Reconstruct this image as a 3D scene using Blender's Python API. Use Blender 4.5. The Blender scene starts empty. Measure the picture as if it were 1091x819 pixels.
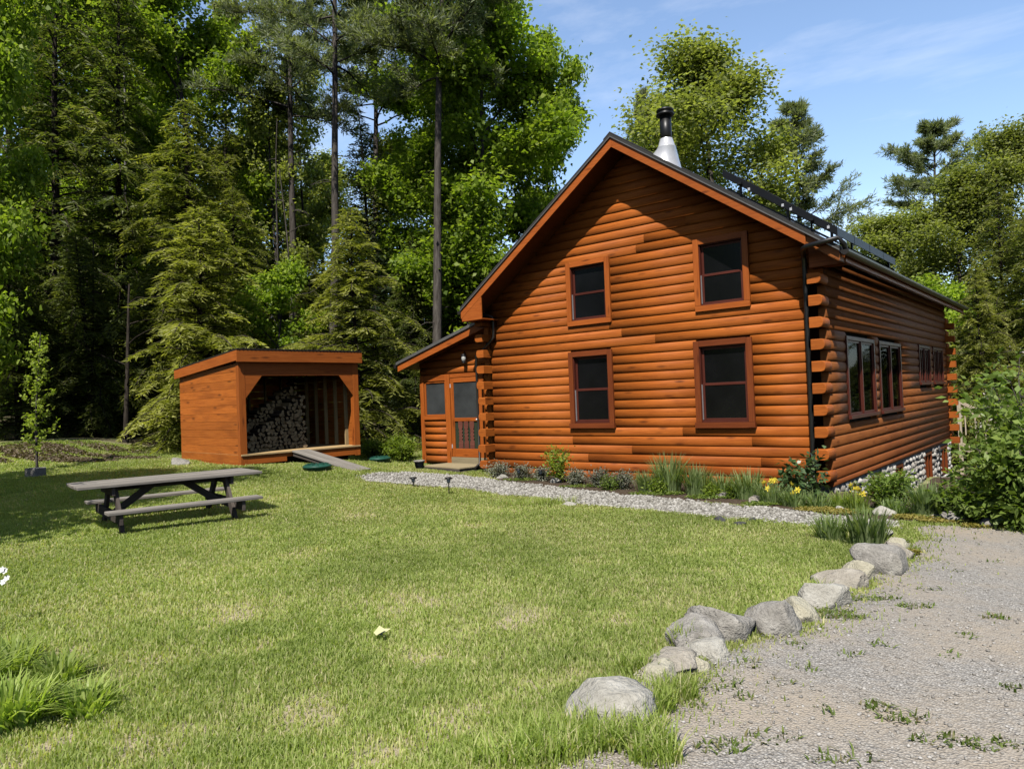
import bpy, math, random
import numpy as np
from mathutils import Vector, Matrix

random.seed(7)
rng = np.random.default_rng(11)
scene = bpy.context.scene
C = scene.collection

# ------------------------------------------------------------------ camera
F_PX, YAW, PITCH, ROLL = 767.92, -0.6910693, 0.0212517, -0.0386375
CAM = np.array([3.9803, -13.2641, 1.6239])
_fw = np.array([math.sin(YAW) * math.cos(PITCH), math.cos(YAW) * math.cos(PITCH), math.sin(PITCH)])
_r0 = np.array([math.cos(YAW), -math.sin(YAW), 0.0])
_u0 = np.cross(_r0, _fw)
_r = math.cos(ROLL) * _r0 + math.sin(ROLL) * _u0
_u = -math.sin(ROLL) * _r0 + math.cos(ROLL) * _u0
cam_data = bpy.data.cameras.new('camera')
cam = bpy.data.objects.new('camera', cam_data)
C.objects.link(cam)
m = Matrix.Identity(4)
for i in range(3):
    m[i][0], m[i][1], m[i][2], m[i][3] = _r[i], _u[i], -_fw[i], CAM[i]
cam.matrix_world = m
cam_data.sensor_fit = 'HORIZONTAL'
cam_data.sensor_width = 36.0
cam_data.lens = F_PX / 1091.0 * 36.0
cam_data.clip_start = 0.05
cam_data.clip_end = 3000.0
scene.camera = cam

# ------------------------------------------------------------------ terrain height
_ctl = np.array([
    (-7.5, -.6, -.13), (-4, -.6, -.15), (0, -.6, -.2), (-4, -2.6, -.15), (0, -3, -.2), (3, -3, -.24), (5, -9, -.15),
    (4, -13, -.12), (1, -11, -.12), (-3, -9, -.08), (-6.5, -8.3, .02), (-9.5, -8.0, .1), (-8.2, -6.0, .1), (-9.4, -.3, -.08), (-12.5, -.8, .12),
    (-10.8, -3.0, .3), (-11.3, -4.6, .36), (-14.6, -4.4, .4), (-14, -1, .42), (-14.5, -8, .35), (-20, -6, 1.0), (-20, 2, 1.2),
    (-30, 0, 1.9), (-30, -12, 1.7), (-24, 14, 1.6), (-12, 12, .6), (-10, 6, .25), (-6, 20, -.4), (-15, 28, .6), (2.5, 1.0, -.42), (1.5, 3, -.62), (1.5, 6, -.95),
    (1.5, 13, -1.25), (6, 10, -1.2), (8, 1, -.5), (8, -4, -.3), (3, 22, -1.4), (12, 25, -1.2), (20, 10, -.9), (14, -6, -.3), (-3, 40, -.8), (-14, -16, .25), (-5, -16, .0)])


def gz(x, y):
    x = np.asarray(x, float); y = np.asarray(y, float)
    d2 = (x[..., None] - _ctl[:, 0]) ** 2 + (y[..., None] - _ctl[:, 1]) ** 2
    w = 1.0 / (d2 + .8) ** 1.7
    return (w * _ctl[:, 2]).sum(-1) / w.sum(-1)


def GZ(x, y):
    return float(gz(np.array([x]), np.array([y]))[0])


def pix_dir(px, py):
    d = _fw + _r * (px - 545.5) / F_PX + _u * (409.5 - py) / F_PX
    return d


def ground_at(px, py):
    d = pix_dir(px, py)
    t, step = .5, .05
    prev = t
    while t < 120:
        P = CAM + d * t
        if P[2] < GZ(P[0], P[1]):
            a, b = prev, t
            for _ in range(18):
                mm = .5 * (a + b); P = CAM + d * mm
                if P[2] < GZ(P[0], P[1]): b = mm
                else: a = mm
            return CAM + d * b
        prev = t
        t += step * (1 + t * .15)
    return CAM + d * 40


def at_depth(px, depth):
    """ground point seen at column px, at a distance along the view axis"""
    d = pix_dir(px, 430)
    P = CAM + d * depth
    return np.array([P[0], P[1], GZ(P[0], P[1])])


def top_height(base, py):
    """height above base of a thing standing at base whose top is at row py"""
    dx = base - CAM
    dep = dx @ _fw
    k = (409.5 - py) / F_PX
    # solve for z:  (d.u)/(d.fw)=k
    a = np.array([dx[0], dx[1], 0.0])
    # (a.u + z*uz) = k (a.fw + z*fz)
    z = (k * (a @ _fw) - a @ _u) / (_u[2] - k * _fw[2])
    return z + CAM[2] - base[2]


def px_scale(base):
    return ((base - CAM) @ _fw) / F_PX       # metres per photo pixel at this place


# ------------------------------------------------------------------ mesh builder
class MB:
    def __init__(s):
        s.v = []; s.f = []; s.uv = []; s.c = []; s.sm = []

    def add(s, verts, faces, uvs=None, col=(.5, .5, 0), smooth=False):
        o = len(s.v)
        s.v += [tuple(p) for p in verts]
        for k, f in enumerate(faces):
            s.f.append([i + o for i in f])
            s.uv.append(uvs[k] if uvs is not None else [(verts[i][0], verts[i][2]) for i in f])
            s.c.append(col); s.sm.append(smooth)

    def build(s, name, mat, parent=None, bevel=0.0):
        me = bpy.data.meshes.new(name)
        me.from_pydata(s.v, [], s.f)
        ul = me.uv_layers.new(name='UVMap')
        flat = [t for f in s.uv for p in f for t in p]
        ul.data.foreach_set('uv', flat)
        ca = me.color_attributes.new('Col', 'FLOAT_COLOR', 'CORNER')
        cols = []
        for f, c in zip(s.f, s.c):
            cols += [c[0], c[1], c[2], 1.0] * len(f)
        ca.data.foreach_set('color', cols)
        me.polygons.foreach_set('use_smooth', s.sm)
        me.update()
        me.materials.append(mat)
        ob = bpy.data.objects.new(name, me)
        C.objects.link(ob)
        if parent is not None: ob.parent = parent
        if bevel > 0:
            md = ob.modifiers.new('bevel', 'BEVEL')
            md.width = bevel; md.segments = 2; md.limit_method = 'ANGLE'; md.angle_limit = math.radians(40)
        return ob


def rc():
    return (random.random(), random.random(), random.random())


def box(mb, lo, hi, M=None, col=None, warp=0.0):
    """axis box lo..hi, optionally transformed, UV in metres with u along the longest side"""
    col = col or rc()
    lo = list(lo); hi = list(hi)
    for i in range(3):
        if lo[i] > hi[i]: lo[i], hi[i] = hi[i], lo[i]
    sz = [hi[i] - lo[i] for i in range(3)]
    L = sz.index(max(sz))
    A, B = [i for i in range(3) if i != L]
    cs = [(x, y, z) for x in (lo[0], hi[0]) for y in (lo[1], hi[1]) for z in (lo[2], hi[2])]
    fs = [(0, 1, 3, 2), (4, 6, 7, 5), (0, 4, 5, 1), (2, 3, 7, 6), (0, 2, 6, 4), (1, 5, 7, 3)]
    ou, ov = random.uniform(0, 40), random.uniform(0, 40)
    uvs = []
    for f in fs:
        fu = []
        ax = [i for i in range(3) if len({cs[k][i] for k in f}) == 1][0] if min(sz) > 0 else A
        for k in f:
            p = cs[k]
            if ax == L: fu.append((ou + p[A], ov + p[B]))
            else:
                o = A if ax == B else B
                fu.append((ou + p[L], ov + p[o] + (3 if o == A else 0)))
        uvs.append(fu)
    if M is not None: cs = [M @ Vector(p) for p in cs]
    mb.add(cs, fs, uvs, col)


def beam(mb, p0, p1, w, h, up=(0, 0, 1), col=None):
    """rectangular timber from p0 to p1 (centre line)"""
    p0 = Vector(p0); p1 = Vector(p1)
    d = (p1 - p0); L = d.length; d.normalize()
    up = Vector(up)
    s = d.cross(up).normalized(); t = s.cross(d).normalized()
    M = Matrix((( d.x, s.x, t.x, p0.x), (d.y, s.y, t.y, p0.y), (d.z, s.z, t.z, p0.z), (0, 0, 0, 1)))
    box(mb, (0, -w / 2, -h / 2), (L, w / 2, h / 2), M, col)


def prism(mb, pts, axis, a, b, col=None):
    """polygon pts in the plane of the two other axes, extruded along axis from a to b"""
    col = col or rc()
    def P(q, t):
        q = list(q); q.insert(axis, t); return tuple(q)
    n = len(pts)
    v = [P(q, a) for q in pts] + [P(q, b) for q in pts]
    f = [tuple(range(n))[::-1], tuple(range(n, 2 * n))]
    ou = random.uniform(0, 30)
    uv = [[(ou + pts[i][0], pts[i][1]) for i in f[0]], [(ou + pts[i - n][0], pts[i - n][1]) for i in f[1]]]
    for i in range(n):
        j = (i + 1) % n
        f.append((i, j, j + n, i + n))
        l = math.dist(pts[i], pts[j])
        uv.append([(ou + 0, 5), (ou + l, 5), (ou + l, 5 + abs(b - a)), (ou, 5 + abs(b - a))] if l > abs(b - a) else
                  [(ou, 5), (ou, 5 + l), (ou + abs(b - a), 5 + l), (ou + abs(b - a), 5)])
    # orient outward
    ar = sum(pts[i][0] * pts[(i + 1) % n][1] - pts[(i + 1) % n][0] * pts[i][1] for i in range(n))
    flip = (ar > 0) != (b > a)
    if axis == 1: flip = not flip
    if flip:
        f = [t[::-1] for t in f]; uv = [t[::-1] for t in uv]
    mb.add(v, f, uv, col)


def tube(mb, pts, radii, n=8, col=None, cap=True, smooth=True):
    col = col or rc()
    pts = [Vector(p) for p in pts]
    if not hasattr(radii, '__len__'): radii = [radii] * len(pts)
    v = []; f = []; uv = []
    ref = Vector((0, 0, 1))
    dirs = []
    for i in range(len(pts)):
        a = pts[max(i - 1, 0)]; b = pts[min(i + 1, len(pts) - 1)]
        dirs.append((b - a).normalized())
    if abs(dirs[0].z) > .9: ref = Vector((1, 0, 0))
    s = dirs[0].cross(ref).normalized()
    dist = 0; ds = []
    for i, p in enumerate(pts):
        d = dirs[i]
        s = (s - d * s.dot(d)).normalized(); t = d.cross(s)
        if i: dist += (p - pts[i - 1]).length
        ds.append(dist)
        for k in range(n):
            an = 2 * math.pi * k / n
            v.append(p + (s * math.cos(an) + t * math.sin(an)) * radii[i])
    for i in range(len(pts) - 1):
        for k in range(n):
            k2 = (k + 1) % n
            f.append((i * n + k, i * n + k2, (i + 1) * n + k2, (i + 1) * n + k))
            r = radii[i] * 6.28
            uv.append([(ds[i], k / n * r), (ds[i], (k + 1) / n * r), (ds[i + 1], (k + 1) / n * r), (ds[i + 1], k / n * r)])
    mb.add(v, f, uv, col, smooth)
    if cap:
        for i, rev in ((0, True), (len(pts) - 1, False)):
            idx = list(range(n))
            if rev: idx = idx[::-1]
            mb.add([v[i * n + k] for k in idx], [tuple(range(n))], None, col, False)


def lathe(mb, c, prof, n=20, col=None):
    """profile [(r,z)...] turned about a vertical axis through c"""
    col = col or rc()
    v = []; f = []
    for r, z in prof:
        for k in range(n):
            a = 2 * math.pi * k / n
            v.append((c[0] + r * math.cos(a), c[1] + r * math.sin(a), c[2] + z))
    for i in range(len(prof) - 1):
        for k in range(n):
            k2 = (k + 1) % n
            f.append((i * n + k, i * n + k2, (i + 1) * n + k2, (i + 1) * n + k))
    f.append(tuple(range(n))[::-1]); f.append(tuple((len(prof) - 1) * n + k for k in range(n)))
    mb.add(v, f, None, col, True)


_ARC = [math.radians(a) for a in (-78, -66, -48, -18, 18, 48, 66, 78)]


def half_log(mb, p0, p1, out, h=.19, b=.055, thick=.12, col=None):
    """D-shaped log: p0->p1 is the bottom groove line; out = outward unit vector; round face bulges by b"""
    col = col or rc()
    p0 = Vector(p0); p1 = Vector(p1); out = Vector(out); up = Vector((0, 0, 1))
    c72 = math.cos(_ARC[-1]); s72 = math.sin(_ARC[-1])
    prof = [(b * ((math.cos(a) - c72) / (1 - c72)) ** .8, h / 2 + h / 2 * .985 * math.sin(a) / s72) for a in _ARC]
    prof = prof + [(-thick, prof[-1][1]), (-thick, prof[0][1])]
    n = len(prof)
    L = (p1 - p0).length
    v = []
    for p in (p0, p1):
        for o, z in prof: v.append(p + out * o + up * z)
    ou, ov = random.uniform(0, 60), random.uniform(0, 60)
    f = []; uv = []; acc = 0
    d = (p1 - p0).normalized()
    flip = d.cross(up).dot(out) < 0
    for i in range(n - 1):
        seg = math.dist(prof[i], prof[i + 1])
        f.append((i, n + i, n + i + 1, i + 1))
        uv.append([(ou, ov + acc), (ou + L, ov + acc), (ou + L, ov + acc + seg), (ou, ov + acc + seg)])
        acc += seg
    f.append(tuple(range(n))); f.append(tuple(range(2 * n - 1, n - 1, -1)))
    uv.append([(ou + q[0], ov + q[1]) for q in prof]); uv.append([(ou + q[0], ov + q[1]) for q in prof[::-1]])
    if flip: f = [t[::-1] for t in f]; uv = [t[::-1] for t in uv]
    o = len(mb.v)
    mb.add(v, f, uv, col, False)
    for k in range(n - 3): mb.sm[len(mb.sm) - len(f) + k] = True


def empty(name, loc=(0, 0, 0), rz=0.0, label=None, cat=None, group=None):
    o = bpy.data.objects.new(name, None)
    C.objects.link(o); o.location = loc; o.rotation_euler = (0, 0, rz)
    o.empty_display_size = .3
    return tag(o, label, cat, group)


def tag(o, label=None, cat=None, group=None, kind=None):
    if label: o['label'] = label
    if cat: o['category'] = cat
    if group: o['group'] = group
    if kind: o['kind'] = kind
    return o


def copy_tree(o, parent=None):
    c = o.copy(); C.objects.link(c)
    if parent is not None: c.parent = parent
    for ch in list(o.children): copy_tree(ch, c)
    return c


def np_mesh(name, verts, quads=None, tris=None, col=None, mat=None, smooth=False, parent=None, uv=None):
    """fast mesh from numpy arrays; col is one value triple per face (corner colours)"""
    me = bpy.data.meshes.new(name)
    nv = len(verts)
    nq = 0 if quads is None else len(quads)
    nt = 0 if tris is None else len(tris)
    me.vertices.add(nv)
    me.vertices.foreach_set('co', np.ascontiguousarray(verts, np.float32).ravel())
    loops = []
    tot = []
    if nq: loops.append(quads.ravel()); tot.append(np.full(nq, 4))
    if nt: loops.append(tris.ravel()); tot.append(np.full(nt, 3))
    loops = np.concatenate(loops).astype(np.int32); tot = np.concatenate(tot).astype(np.int32)
    me.loops.add(len(loops))
    me.loops.foreach_set('vertex_index', loops)
    me.polygons.add(nq + nt)
    st = np.concatenate([[0], np.cumsum(tot)[:-1]]).astype(np.int32)
    me.polygons.foreach_set('loop_start', st)
    me.polygons.foreach_set('loop_total', tot)
    if smooth: me.polygons.foreach_set('use_smooth', np.ones(nq + nt, bool))
    me.update(calc_edges=True)
    if col is not None:
        ca = me.color_attributes.new('Col', 'FLOAT_COLOR', 'CORNER')
        cc = np.repeat(np.hstack([col, np.ones((len(col), 1))]), tot, axis=0).astype(np.float32)
        ca.data.foreach_set('color', cc.ravel())
    if mat is not None: me.materials.append(mat)
    me.validate()
    ob = bpy.data.objects.new(name, me)
    C.objects.link(ob)
    if parent is not None: ob.parent = parent
    return ob
# ------------------------------------------------------------------ materials
def new_mat(name):
    mt = bpy.data.materials.new(name); mt.use_nodes = True
    nt = mt.node_tree
    return mt, nt, nt.nodes['Principled BSDF']


def N(nt, t, **kw):
    n = nt.nodes.new(t)
    for k, v in kw.items():
        if k in n.inputs: n.inputs[k].default_value = v
        else: setattr(n, k, v)
    return n


def ramp(nt, stops, fac=None, interp='LINEAR'):
    r = nt.nodes.new('ShaderNodeValToRGB'); e = r.color_ramp; e.interpolation = interp
    while len(e.elements) > 1: e.elements.remove(e.elements[-1])
    e.elements[0].position = stops[0][0]; e.elements[0].color = (*stops[0][1], 1)
    for p, c in stops[1:]:
        q = e.elements.new(p); q.color = (*c, 1)
    if fac is not None: nt.links.new(fac, r.inputs['Fac'])
    return r.outputs['Color']


def mixc(nt, fac, a, b, mode='MIX'):
    mx = nt.nodes.new('ShaderNodeMix'); mx.data_type = 'RGBA'; mx.blend_type = mode
    for sock, val in ((mx.inputs[0], fac), (mx.inputs[6], a), (mx.inputs[7], b)):
        if hasattr(val, 'is_linked') or hasattr(val, 'links'): nt.links.new(val, sock)
        elif isinstance(val, (int, float)): sock.default_value = val
        else: sock.default_value = (*val, 1)
    return mx.outputs[2]


def math_(nt, op, a, b=None):
    n = nt.nodes.new('ShaderNodeMath'); n.operation = op
    for i, val in enumerate((a, b)):
        if val is None: continue
        if hasattr(val, 'links'): nt.links.new(val, n.inputs[i])
        else: n.inputs[i].default_value = val
    return n.outputs[0]


def noise(nt, vec, scale, detail=4, rough=.55, dist=0.0, scl=None):
    if scl is not None:
        mp = N(nt, 'ShaderNodeMapping'); mp.inputs['Scale'].default_value = scl
        nt.links.new(vec, mp.inputs['Vector']); vec = mp.outputs[0]
    n = N(nt, 'ShaderNodeTexNoise', Scale=scale, Detail=detail, Roughness=rough, Distortion=dist)
    nt.links.new(vec, n.inputs['Vector'])
    return n.outputs['Fac']


def attr(nt, ch=0):
    a = N(nt, 'ShaderNodeAttribute'); a.attribute_name = 'Col'
    s = N(nt, 'ShaderNodeSeparateColor'); nt.links.new(a.outputs['Color'], s.inputs[0])
    return s.outputs[ch]


def geo_pos(nt):
    return N(nt, 'ShaderNodeNewGeometry').outputs['Position']


def bump(nt, h, bs, strength=.3, dist=.01):
    b = N(nt, 'ShaderNodeBump', Strength=strength, Distance=dist)
    nt.links.new(h, b.inputs['Height']); nt.links.new(b.outputs[0], bs.inputs['Normal'])
    return b


def wood(name, dark, mid, light, knot=None, rough=.5, var=.45, streak=.5, spec=.3, foot=None):
    """stained timber; UV in metres, u along the grain; per-member tint from the colour attribute"""
    mt, nt, bs = new_mat(name)
    uv = N(nt, 'ShaderNodeUVMap').outputs[0]
    g = noise(nt, uv, 3.0, 6, .6, .6, (.55, 16, 1))
    g2 = noise(nt, uv, 9.0, 3, .6, .2, (.6, 22, 1))
    big = noise(nt, uv, 1.0, 3, .5, 0, (.7, 4, 1))
    base = ramp(nt, [(.3, dark), (.5, mid), (.72, light)], math_(nt, 'ADD', math_(nt, 'MULTIPLY', g, .7), math_(nt, 'MULTIPLY', g2, .3)))
    tint = math_(nt, 'ADD', math_(nt, 'MULTIPLY', attr(nt, 0), var), 1.0 - var * .55)
    col = mixc(nt, 1.0, base, N_gray(nt, tint), 'MULTIPLY')
    # darker stained bands
    dk = ramp(nt, [(.5, (0, 0, 0)), (.68, (1, 1, 1))], big)
    col = mixc(nt, math_(nt, 'MULTIPLY', dk, streak), col, tuple(d * .75 for d in dark))
    hue = attr(nt, 1)
    col = mixc(nt, math_(nt, 'MULTIPLY', hue, .2), col, tuple(c * .8 for c in mid))
    if knot is not None:
        mp = N(nt, 'ShaderNodeMapping'); mp.inputs['Scale'].default_value = (1.9, 7.5, 1)
        nt.links.new(uv, mp.inputs['Vector'])
        vo = N(nt, 'ShaderNodeTexVoronoi', Scale=1.0); nt.links.new(mp.outputs[0], vo.inputs['Vector'])
        vo.inputs['Randomness'].default_value = 1.0
        sp = N(nt, 'ShaderNodeSeparateColor'); nt.links.new(vo.outputs['Color'], sp.inputs[0])
        sel = ramp(nt, [(.4, (0, 0, 0)), (.46, (1, 1, 1))], sp.outputs[0])
        kn = ramp(nt, [(.05, (1, 1, 1)), (.15, (.6, .6, .6)), (.27, (0, 0, 0))], vo.outputs['Distance'])
        col = mixc(nt, math_(nt, 'MULTIPLY', math_(nt, 'MULTIPLY', kn, sel), .75), col, knot)
    hgt = g2
    if foot:
        # drying checks along the grain, splash stain near the ground, uneven fading
        ck = noise(nt, uv, 5.0, 2, .5, .3, (.35, 26, 1))
        ckf = ramp(nt, [(.66, (0, 0, 0)), (.7, (1, 1, 1))], ck)
        col = mixc(nt, math_(nt, 'MULTIPLY', ckf, .6), col, tuple(d * .3 for d in dark))
        ps = geo_pos(nt)
        sx = N(nt, 'ShaderNodeSeparateXYZ'); nt.links.new(ps, sx.inputs[0])
        mr = N(nt, 'ShaderNodeMapRange'); mr.inputs['From Min'].default_value = -.2; mr.inputs['From Max'].default_value = .75
        mr.inputs['To Min'].default_value = .75; mr.inputs['To Max'].default_value = 0
        nt.links.new(sx.outputs[2], mr.inputs['Value'])
        fn = noise(nt, ps, 1.6, 4, .6)
        col = mixc(nt, math_(nt, 'MULTIPLY', mr.outputs[0], math_(nt, 'ADD', math_(nt, 'MULTIPLY', fn, .9), .25)), col, (.2, .042, .012))
        fade = ramp(nt, [(.4, (0, 0, 0)), (.7, (1, 1, 1))], noise(nt, ps, .45, 4, .6))
        col = mixc(nt, math_(nt, 'MULTIPLY', fade, .3), col, tuple(min(1, l * 1.05) for l in light))
        hgt = math_(nt, 'SUBTRACT', g2, ckf)
    nt.links.new(col, bs.inputs['Base Color'])
    bs.inputs['Roughness'].default_value = rough
    bs.inputs['Specular IOR Level'].default_value = spec
    bump(nt, hgt, bs, .4, .006)
    return mt


def N_gray(nt, val):
    c = N(nt, 'ShaderNodeCombineColor')
    for i in range(3): nt.links.new(val, c.inputs[i])
    return c.outputs[0]


def plain(name, col, rough=.5, metal=0.0, spec=.5, vary=.12, scale=6.0, bmp=0.0):
    mt, nt, bs = new_mat(name)
    n = noise(nt, geo_pos(nt), scale, 5, .6)
    c = ramp(nt, [(.3, tuple(x * (1 - vary) for x in col)), (.7, tuple(min(1, x * (1 + vary)) for x in col))], n)
    nt.links.new(c, bs.inputs['Base Color'])
    bs.inputs['Roughness'].default_value = rough; bs.inputs['Metallic'].default_value = metal
    bs.inputs['Specular IOR Level'].default_value = spec
    if bmp: bump(nt, n, bs, bmp, .02)
    return mt


def leafy(name, dark, mid, light, trans=.35, rough=.5, dry=None, objvar=.25, spec=.3):
    """leaf: per-leaf tint from the colour attribute, per-plant tint from the object, light passing through"""
    mt, nt, bs = new_mat(name)
    r = attr(nt, 0)
    col = ramp(nt, [(0, dark), (.5, mid), (1, light)], r)
    if dry is not None: col = mixc(nt, attr(nt, 1), col, dry)
    oi = N(nt, 'ShaderNodeObjectInfo').outputs['Random']
    big = noise(nt, geo_pos(nt), .35, 2, .5)
    k = math_(nt, 'ADD', math_(nt, 'MULTIPLY', oi, objvar), 1 - objvar * .5)
    k = math_(nt, 'MULTIPLY', k, math_(nt, 'ADD', math_(nt, 'MULTIPLY', big, .6), .7))
    col = mixc(nt, 1.0, col, N_gray(nt, k), 'MULTIPLY')
    nt.links.new(col, bs.inputs['Base Color'])
    bs.inputs['Roughness'].default_value = rough
    bs.inputs['Specular IOR Level'].default_value = spec
    tr = N(nt, 'ShaderNodeBsdfTranslucent')
    tc = mixc(nt, .75, col, (1.0, 1.0, .35), 'MULTIPLY')
    tc = mixc(nt, 1.0, tc, (1.6, 1.7, 1.2), 'MULTIPLY')
    nt.links.new(tc, tr.inputs['Color'])
    mx = N(nt, 'ShaderNodeMixShader'); mx.inputs[0].default_value = trans
    nt.links.new(bs.outputs[0], mx.inputs[1]); nt.links.new(tr.outputs[0], mx.inputs[2])
    nt.links.new(mx.outputs[0], nt.nodes['Material Output'].inputs['Surface'])
    return mt


def bark(name, dark, light, sc=6.0):
    mt, nt, bs = new_mat(name)
    tc = N(nt, 'ShaderNodeTexCoord').outputs['Object']
    a = noise(nt, tc, sc, 6, .65, .3, (3, 3, .45))
    c = ramp(nt, [(.3, dark), (.68, light)], a)
    nt.links.new(c, bs.inputs['Base Color']); bs.inputs['Roughness'].default_value = .9
    bs.inputs['Specular IOR Level'].default_value = .1
    bump(nt, a, bs, .8, .04)
    return mt


M = {}
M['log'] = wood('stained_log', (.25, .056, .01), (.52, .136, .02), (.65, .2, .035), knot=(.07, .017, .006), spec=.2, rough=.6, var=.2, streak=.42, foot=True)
M['log_side'] = wood('stained_log_painted_shade', (.15, .045, .013), (.3, .1, .026), (.41, .15, .043), knot=(.05, .014, .006), spec=.2, rough=.65, var=.12, streak=.35, foot=True)  # darker copy of the log stain, side wall's shade put into the colour
M['log_end'] = wood('log_end_grain', (.3, .1, .035), (.42, .16, .06), (.5, .22, .09), rough=.7, var=.35, streak=.4)
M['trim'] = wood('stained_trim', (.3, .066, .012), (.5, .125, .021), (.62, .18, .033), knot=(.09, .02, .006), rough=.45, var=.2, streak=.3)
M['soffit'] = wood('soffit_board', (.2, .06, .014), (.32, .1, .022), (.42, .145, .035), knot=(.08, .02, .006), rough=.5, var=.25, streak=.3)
M['sash'] = wood('red_brown_sash', (.075, .018, .012), (.115, .028, .018), (.15, .04, .026), rough=.4, var=.15, streak=.2)
M['casing'] = wood('window_casing', (.15, .034, .011), (.235, .056, .015), (.31, .082, .022), knot=(.07, .016, .006), rough=.45, var=.2, streak=.35)
M['shed'] = wood('shed_plank', (.3, .072, .012), (.56, .158, .024), (.68, .22, .038), knot=(.08, .02, .006), rough=.55, var=.45, streak=.5)
M['shed_trim'] = wood('shed_trim', (.28, .066, .012), (.5, .132, .022), (.62, .19, .033), knot=(.08, .02, .006), rough=.5, var=.25, streak=.35)
M['raw'] = wood('raw_stud', (.42, .28, .12), (.58, .4, .19), (.68, .5, .27), rough=.7, var=.25, streak=.25)
M['grey'] = wood('weathered_plank', (.2, .175, .15), (.32, .29, .25), (.43, .4, .355), knot=(.1, .085, .07), rough=.8, var=.35, streak=.45, spec=.15)
M['grey_dark'] = wood('weathered_frame', (.07, .058, .05), (.12, .1, .085), (.18, .155, .13), rough=.85, var=.3, streak=.5, spec=.1)
M['step'] = wood('treated_deck', (.3, .235, .13), (.42, .34, .2), (.5, .42, .27), rough=.75, var=.25, streak=.35)
M['rail'] = wood('pale_rail', (.5, .4, .28), (.62, .52, .38), (.7, .6, .46), rough=.7, var=.2, streak=.2)
M['firewood'] = wood('split_firewood', (.32, .2, .1), (.52, .35, .18), (.66, .49, .29), rough=.85, var=.6, streak=.4)
M['bark_log'] = bark('firewood_bark', (.05, .035, .025), (.14, .1, .075))
M['slat'] = wood('door_slat', (.13, .04, .03), (.2, .07, .05), (.27, .1, .07), rough=.5, var=.2, streak=.3)
M['black'] = plain('black_metal', (.012, .012, .013), .4, .0, .5)
M['gutter'] = plain('brown_gutter', (.035, .03, .027), .4, .3)
M['steel'] = plain('galvanised_steel', (.78, .78, .8), .32, .35, .6, .06)
M['edge'] = plain('drip_edge', (.22, .21, .2), .45, .5)
M['panel'] = plain('solar_glass', (.008, .009, .012), .45, 0, .3)
M['dark'] = plain('dark_interior', (.004, .004, .004), .9, 0, .1)  # near-black colour stands in for the darkness of unlit rooms
M['recess'] = plain('painted_shade_recess', (.03, .01, .004), .8, 0, .1)
M['void'] = plain('painted_shade_underfloor', (.03, .022, .016), .95, 0, .1)
M['green_lid'] = plain('green_plastic', (.022, .1, .068), .45, 0, .4, .2)
M['curtain'] = plain('white_curtain', (.42, .42, .42), .9, 0, .1)
M['white'] = plain('white_petal', (.82, .82, .8), .6, 0, .3)
M['pale_leaf'] = plain('pale_yellow_leaf', (.75, .72, .38), .6, 0, .3)
M['yellow'] = plain('yellow_petal', (.85, .68, .06), .6, 0, .3)
M['concrete'] = plain('concrete', (.17, .16, .145), .9, 0, .2, .2, 18, .3)
M['mortar'] = plain('grey_mortar', (.3, .28, .25), .95, 0, .1, .2, 18, .3)
M['lamp_glass'] = plain('frosted_glass', (.6, .6, .55), .25)
M['greenscreen'] = plain('dark_green_panel', (.035, .05, .03), .5)


def glass_mat(name, tint, gloss, back):
    """window glass: mirror reflection by angle over a dark see-through film"""
    mt, nt, bs = new_mat(name)
    nt.nodes.remove(bs)
    tr = N(nt, 'ShaderNodeBsdfTransparent'); tr.inputs[0].default_value = (*tint, 1)
    gl = N(nt, 'ShaderNodeBsdfGlossy', Roughness=.03); gl.inputs[0].default_value = (.9, .95, 1, 1)
    fr = N(nt, 'ShaderNodeFresnel', IOR=1.5)
    mx = N(nt, 'ShaderNodeMixShader')
    nt.links.new(math_(nt, 'MULTIPLY', fr.outputs[0], gloss), mx.inputs[0])
    nt.links.new(tr.outputs[0], mx.inputs[1]); nt.links.new(gl.outputs[0], mx.inputs[2])
    nt.links.new(mx.outputs[0], nt.nodes['Material Output'].inputs['Surface'])
    return mt


M['glass'] = glass_mat('window_glass', (.55, .57, .6), .12, 0)


def screen_mat():
    mt, nt, bs = new_mat('insect_screen')
    n = noise(nt, geo_pos(nt), 2.2, 4, .6)
    c = ramp(nt, [(.3, (.004, .004, .0045)), (.75, (.008, .008, .009))], n)
    nt.links.new(c, bs.inputs['Base Color']); bs.inputs['Roughness'].default_value = .22
    bs.inputs['Specular IOR Level'].default_value = .25
    return mt


M['screen'] = screen_mat()
M['porch_screen'] = plain('porch_screen', (.055, .06, .06), .4, 0, .4, .35, 1.5)


def shingles():
    mt, nt, bs = new_mat('roof_shingle')
    uv = N(nt, 'ShaderNodeUVMap').outputs[0]
    br = N(nt, 'ShaderNodeTexBrick', Scale=1.0)
    br.inputs['Brick Width'].default_value = .3; br.inputs['Row Height'].default_value = .14
    br.inputs['Mortar Size'].default_value = .008
    br.inputs['Color1'].default_value = (.03, .03, .031, 1); br.inputs['Color2'].default_value = (.06, .057, .055, 1)
    br.inputs['Mortar'].default_value = (.01, .01, .01, 1)
    nt.links.new(uv, br.inputs['Vector'])
    g = noise(nt, geo_pos(nt), 60, 2)
    c = mixc(nt, g, br.outputs[0], (.08, .077, .073))
    nt.links.new(c, bs.inputs['Base Color']); bs.inputs['Roughness'].default_value = .9
    bump(nt, g, bs, .5, .01)
    return mt


M['shingle'] = shingles()


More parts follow.
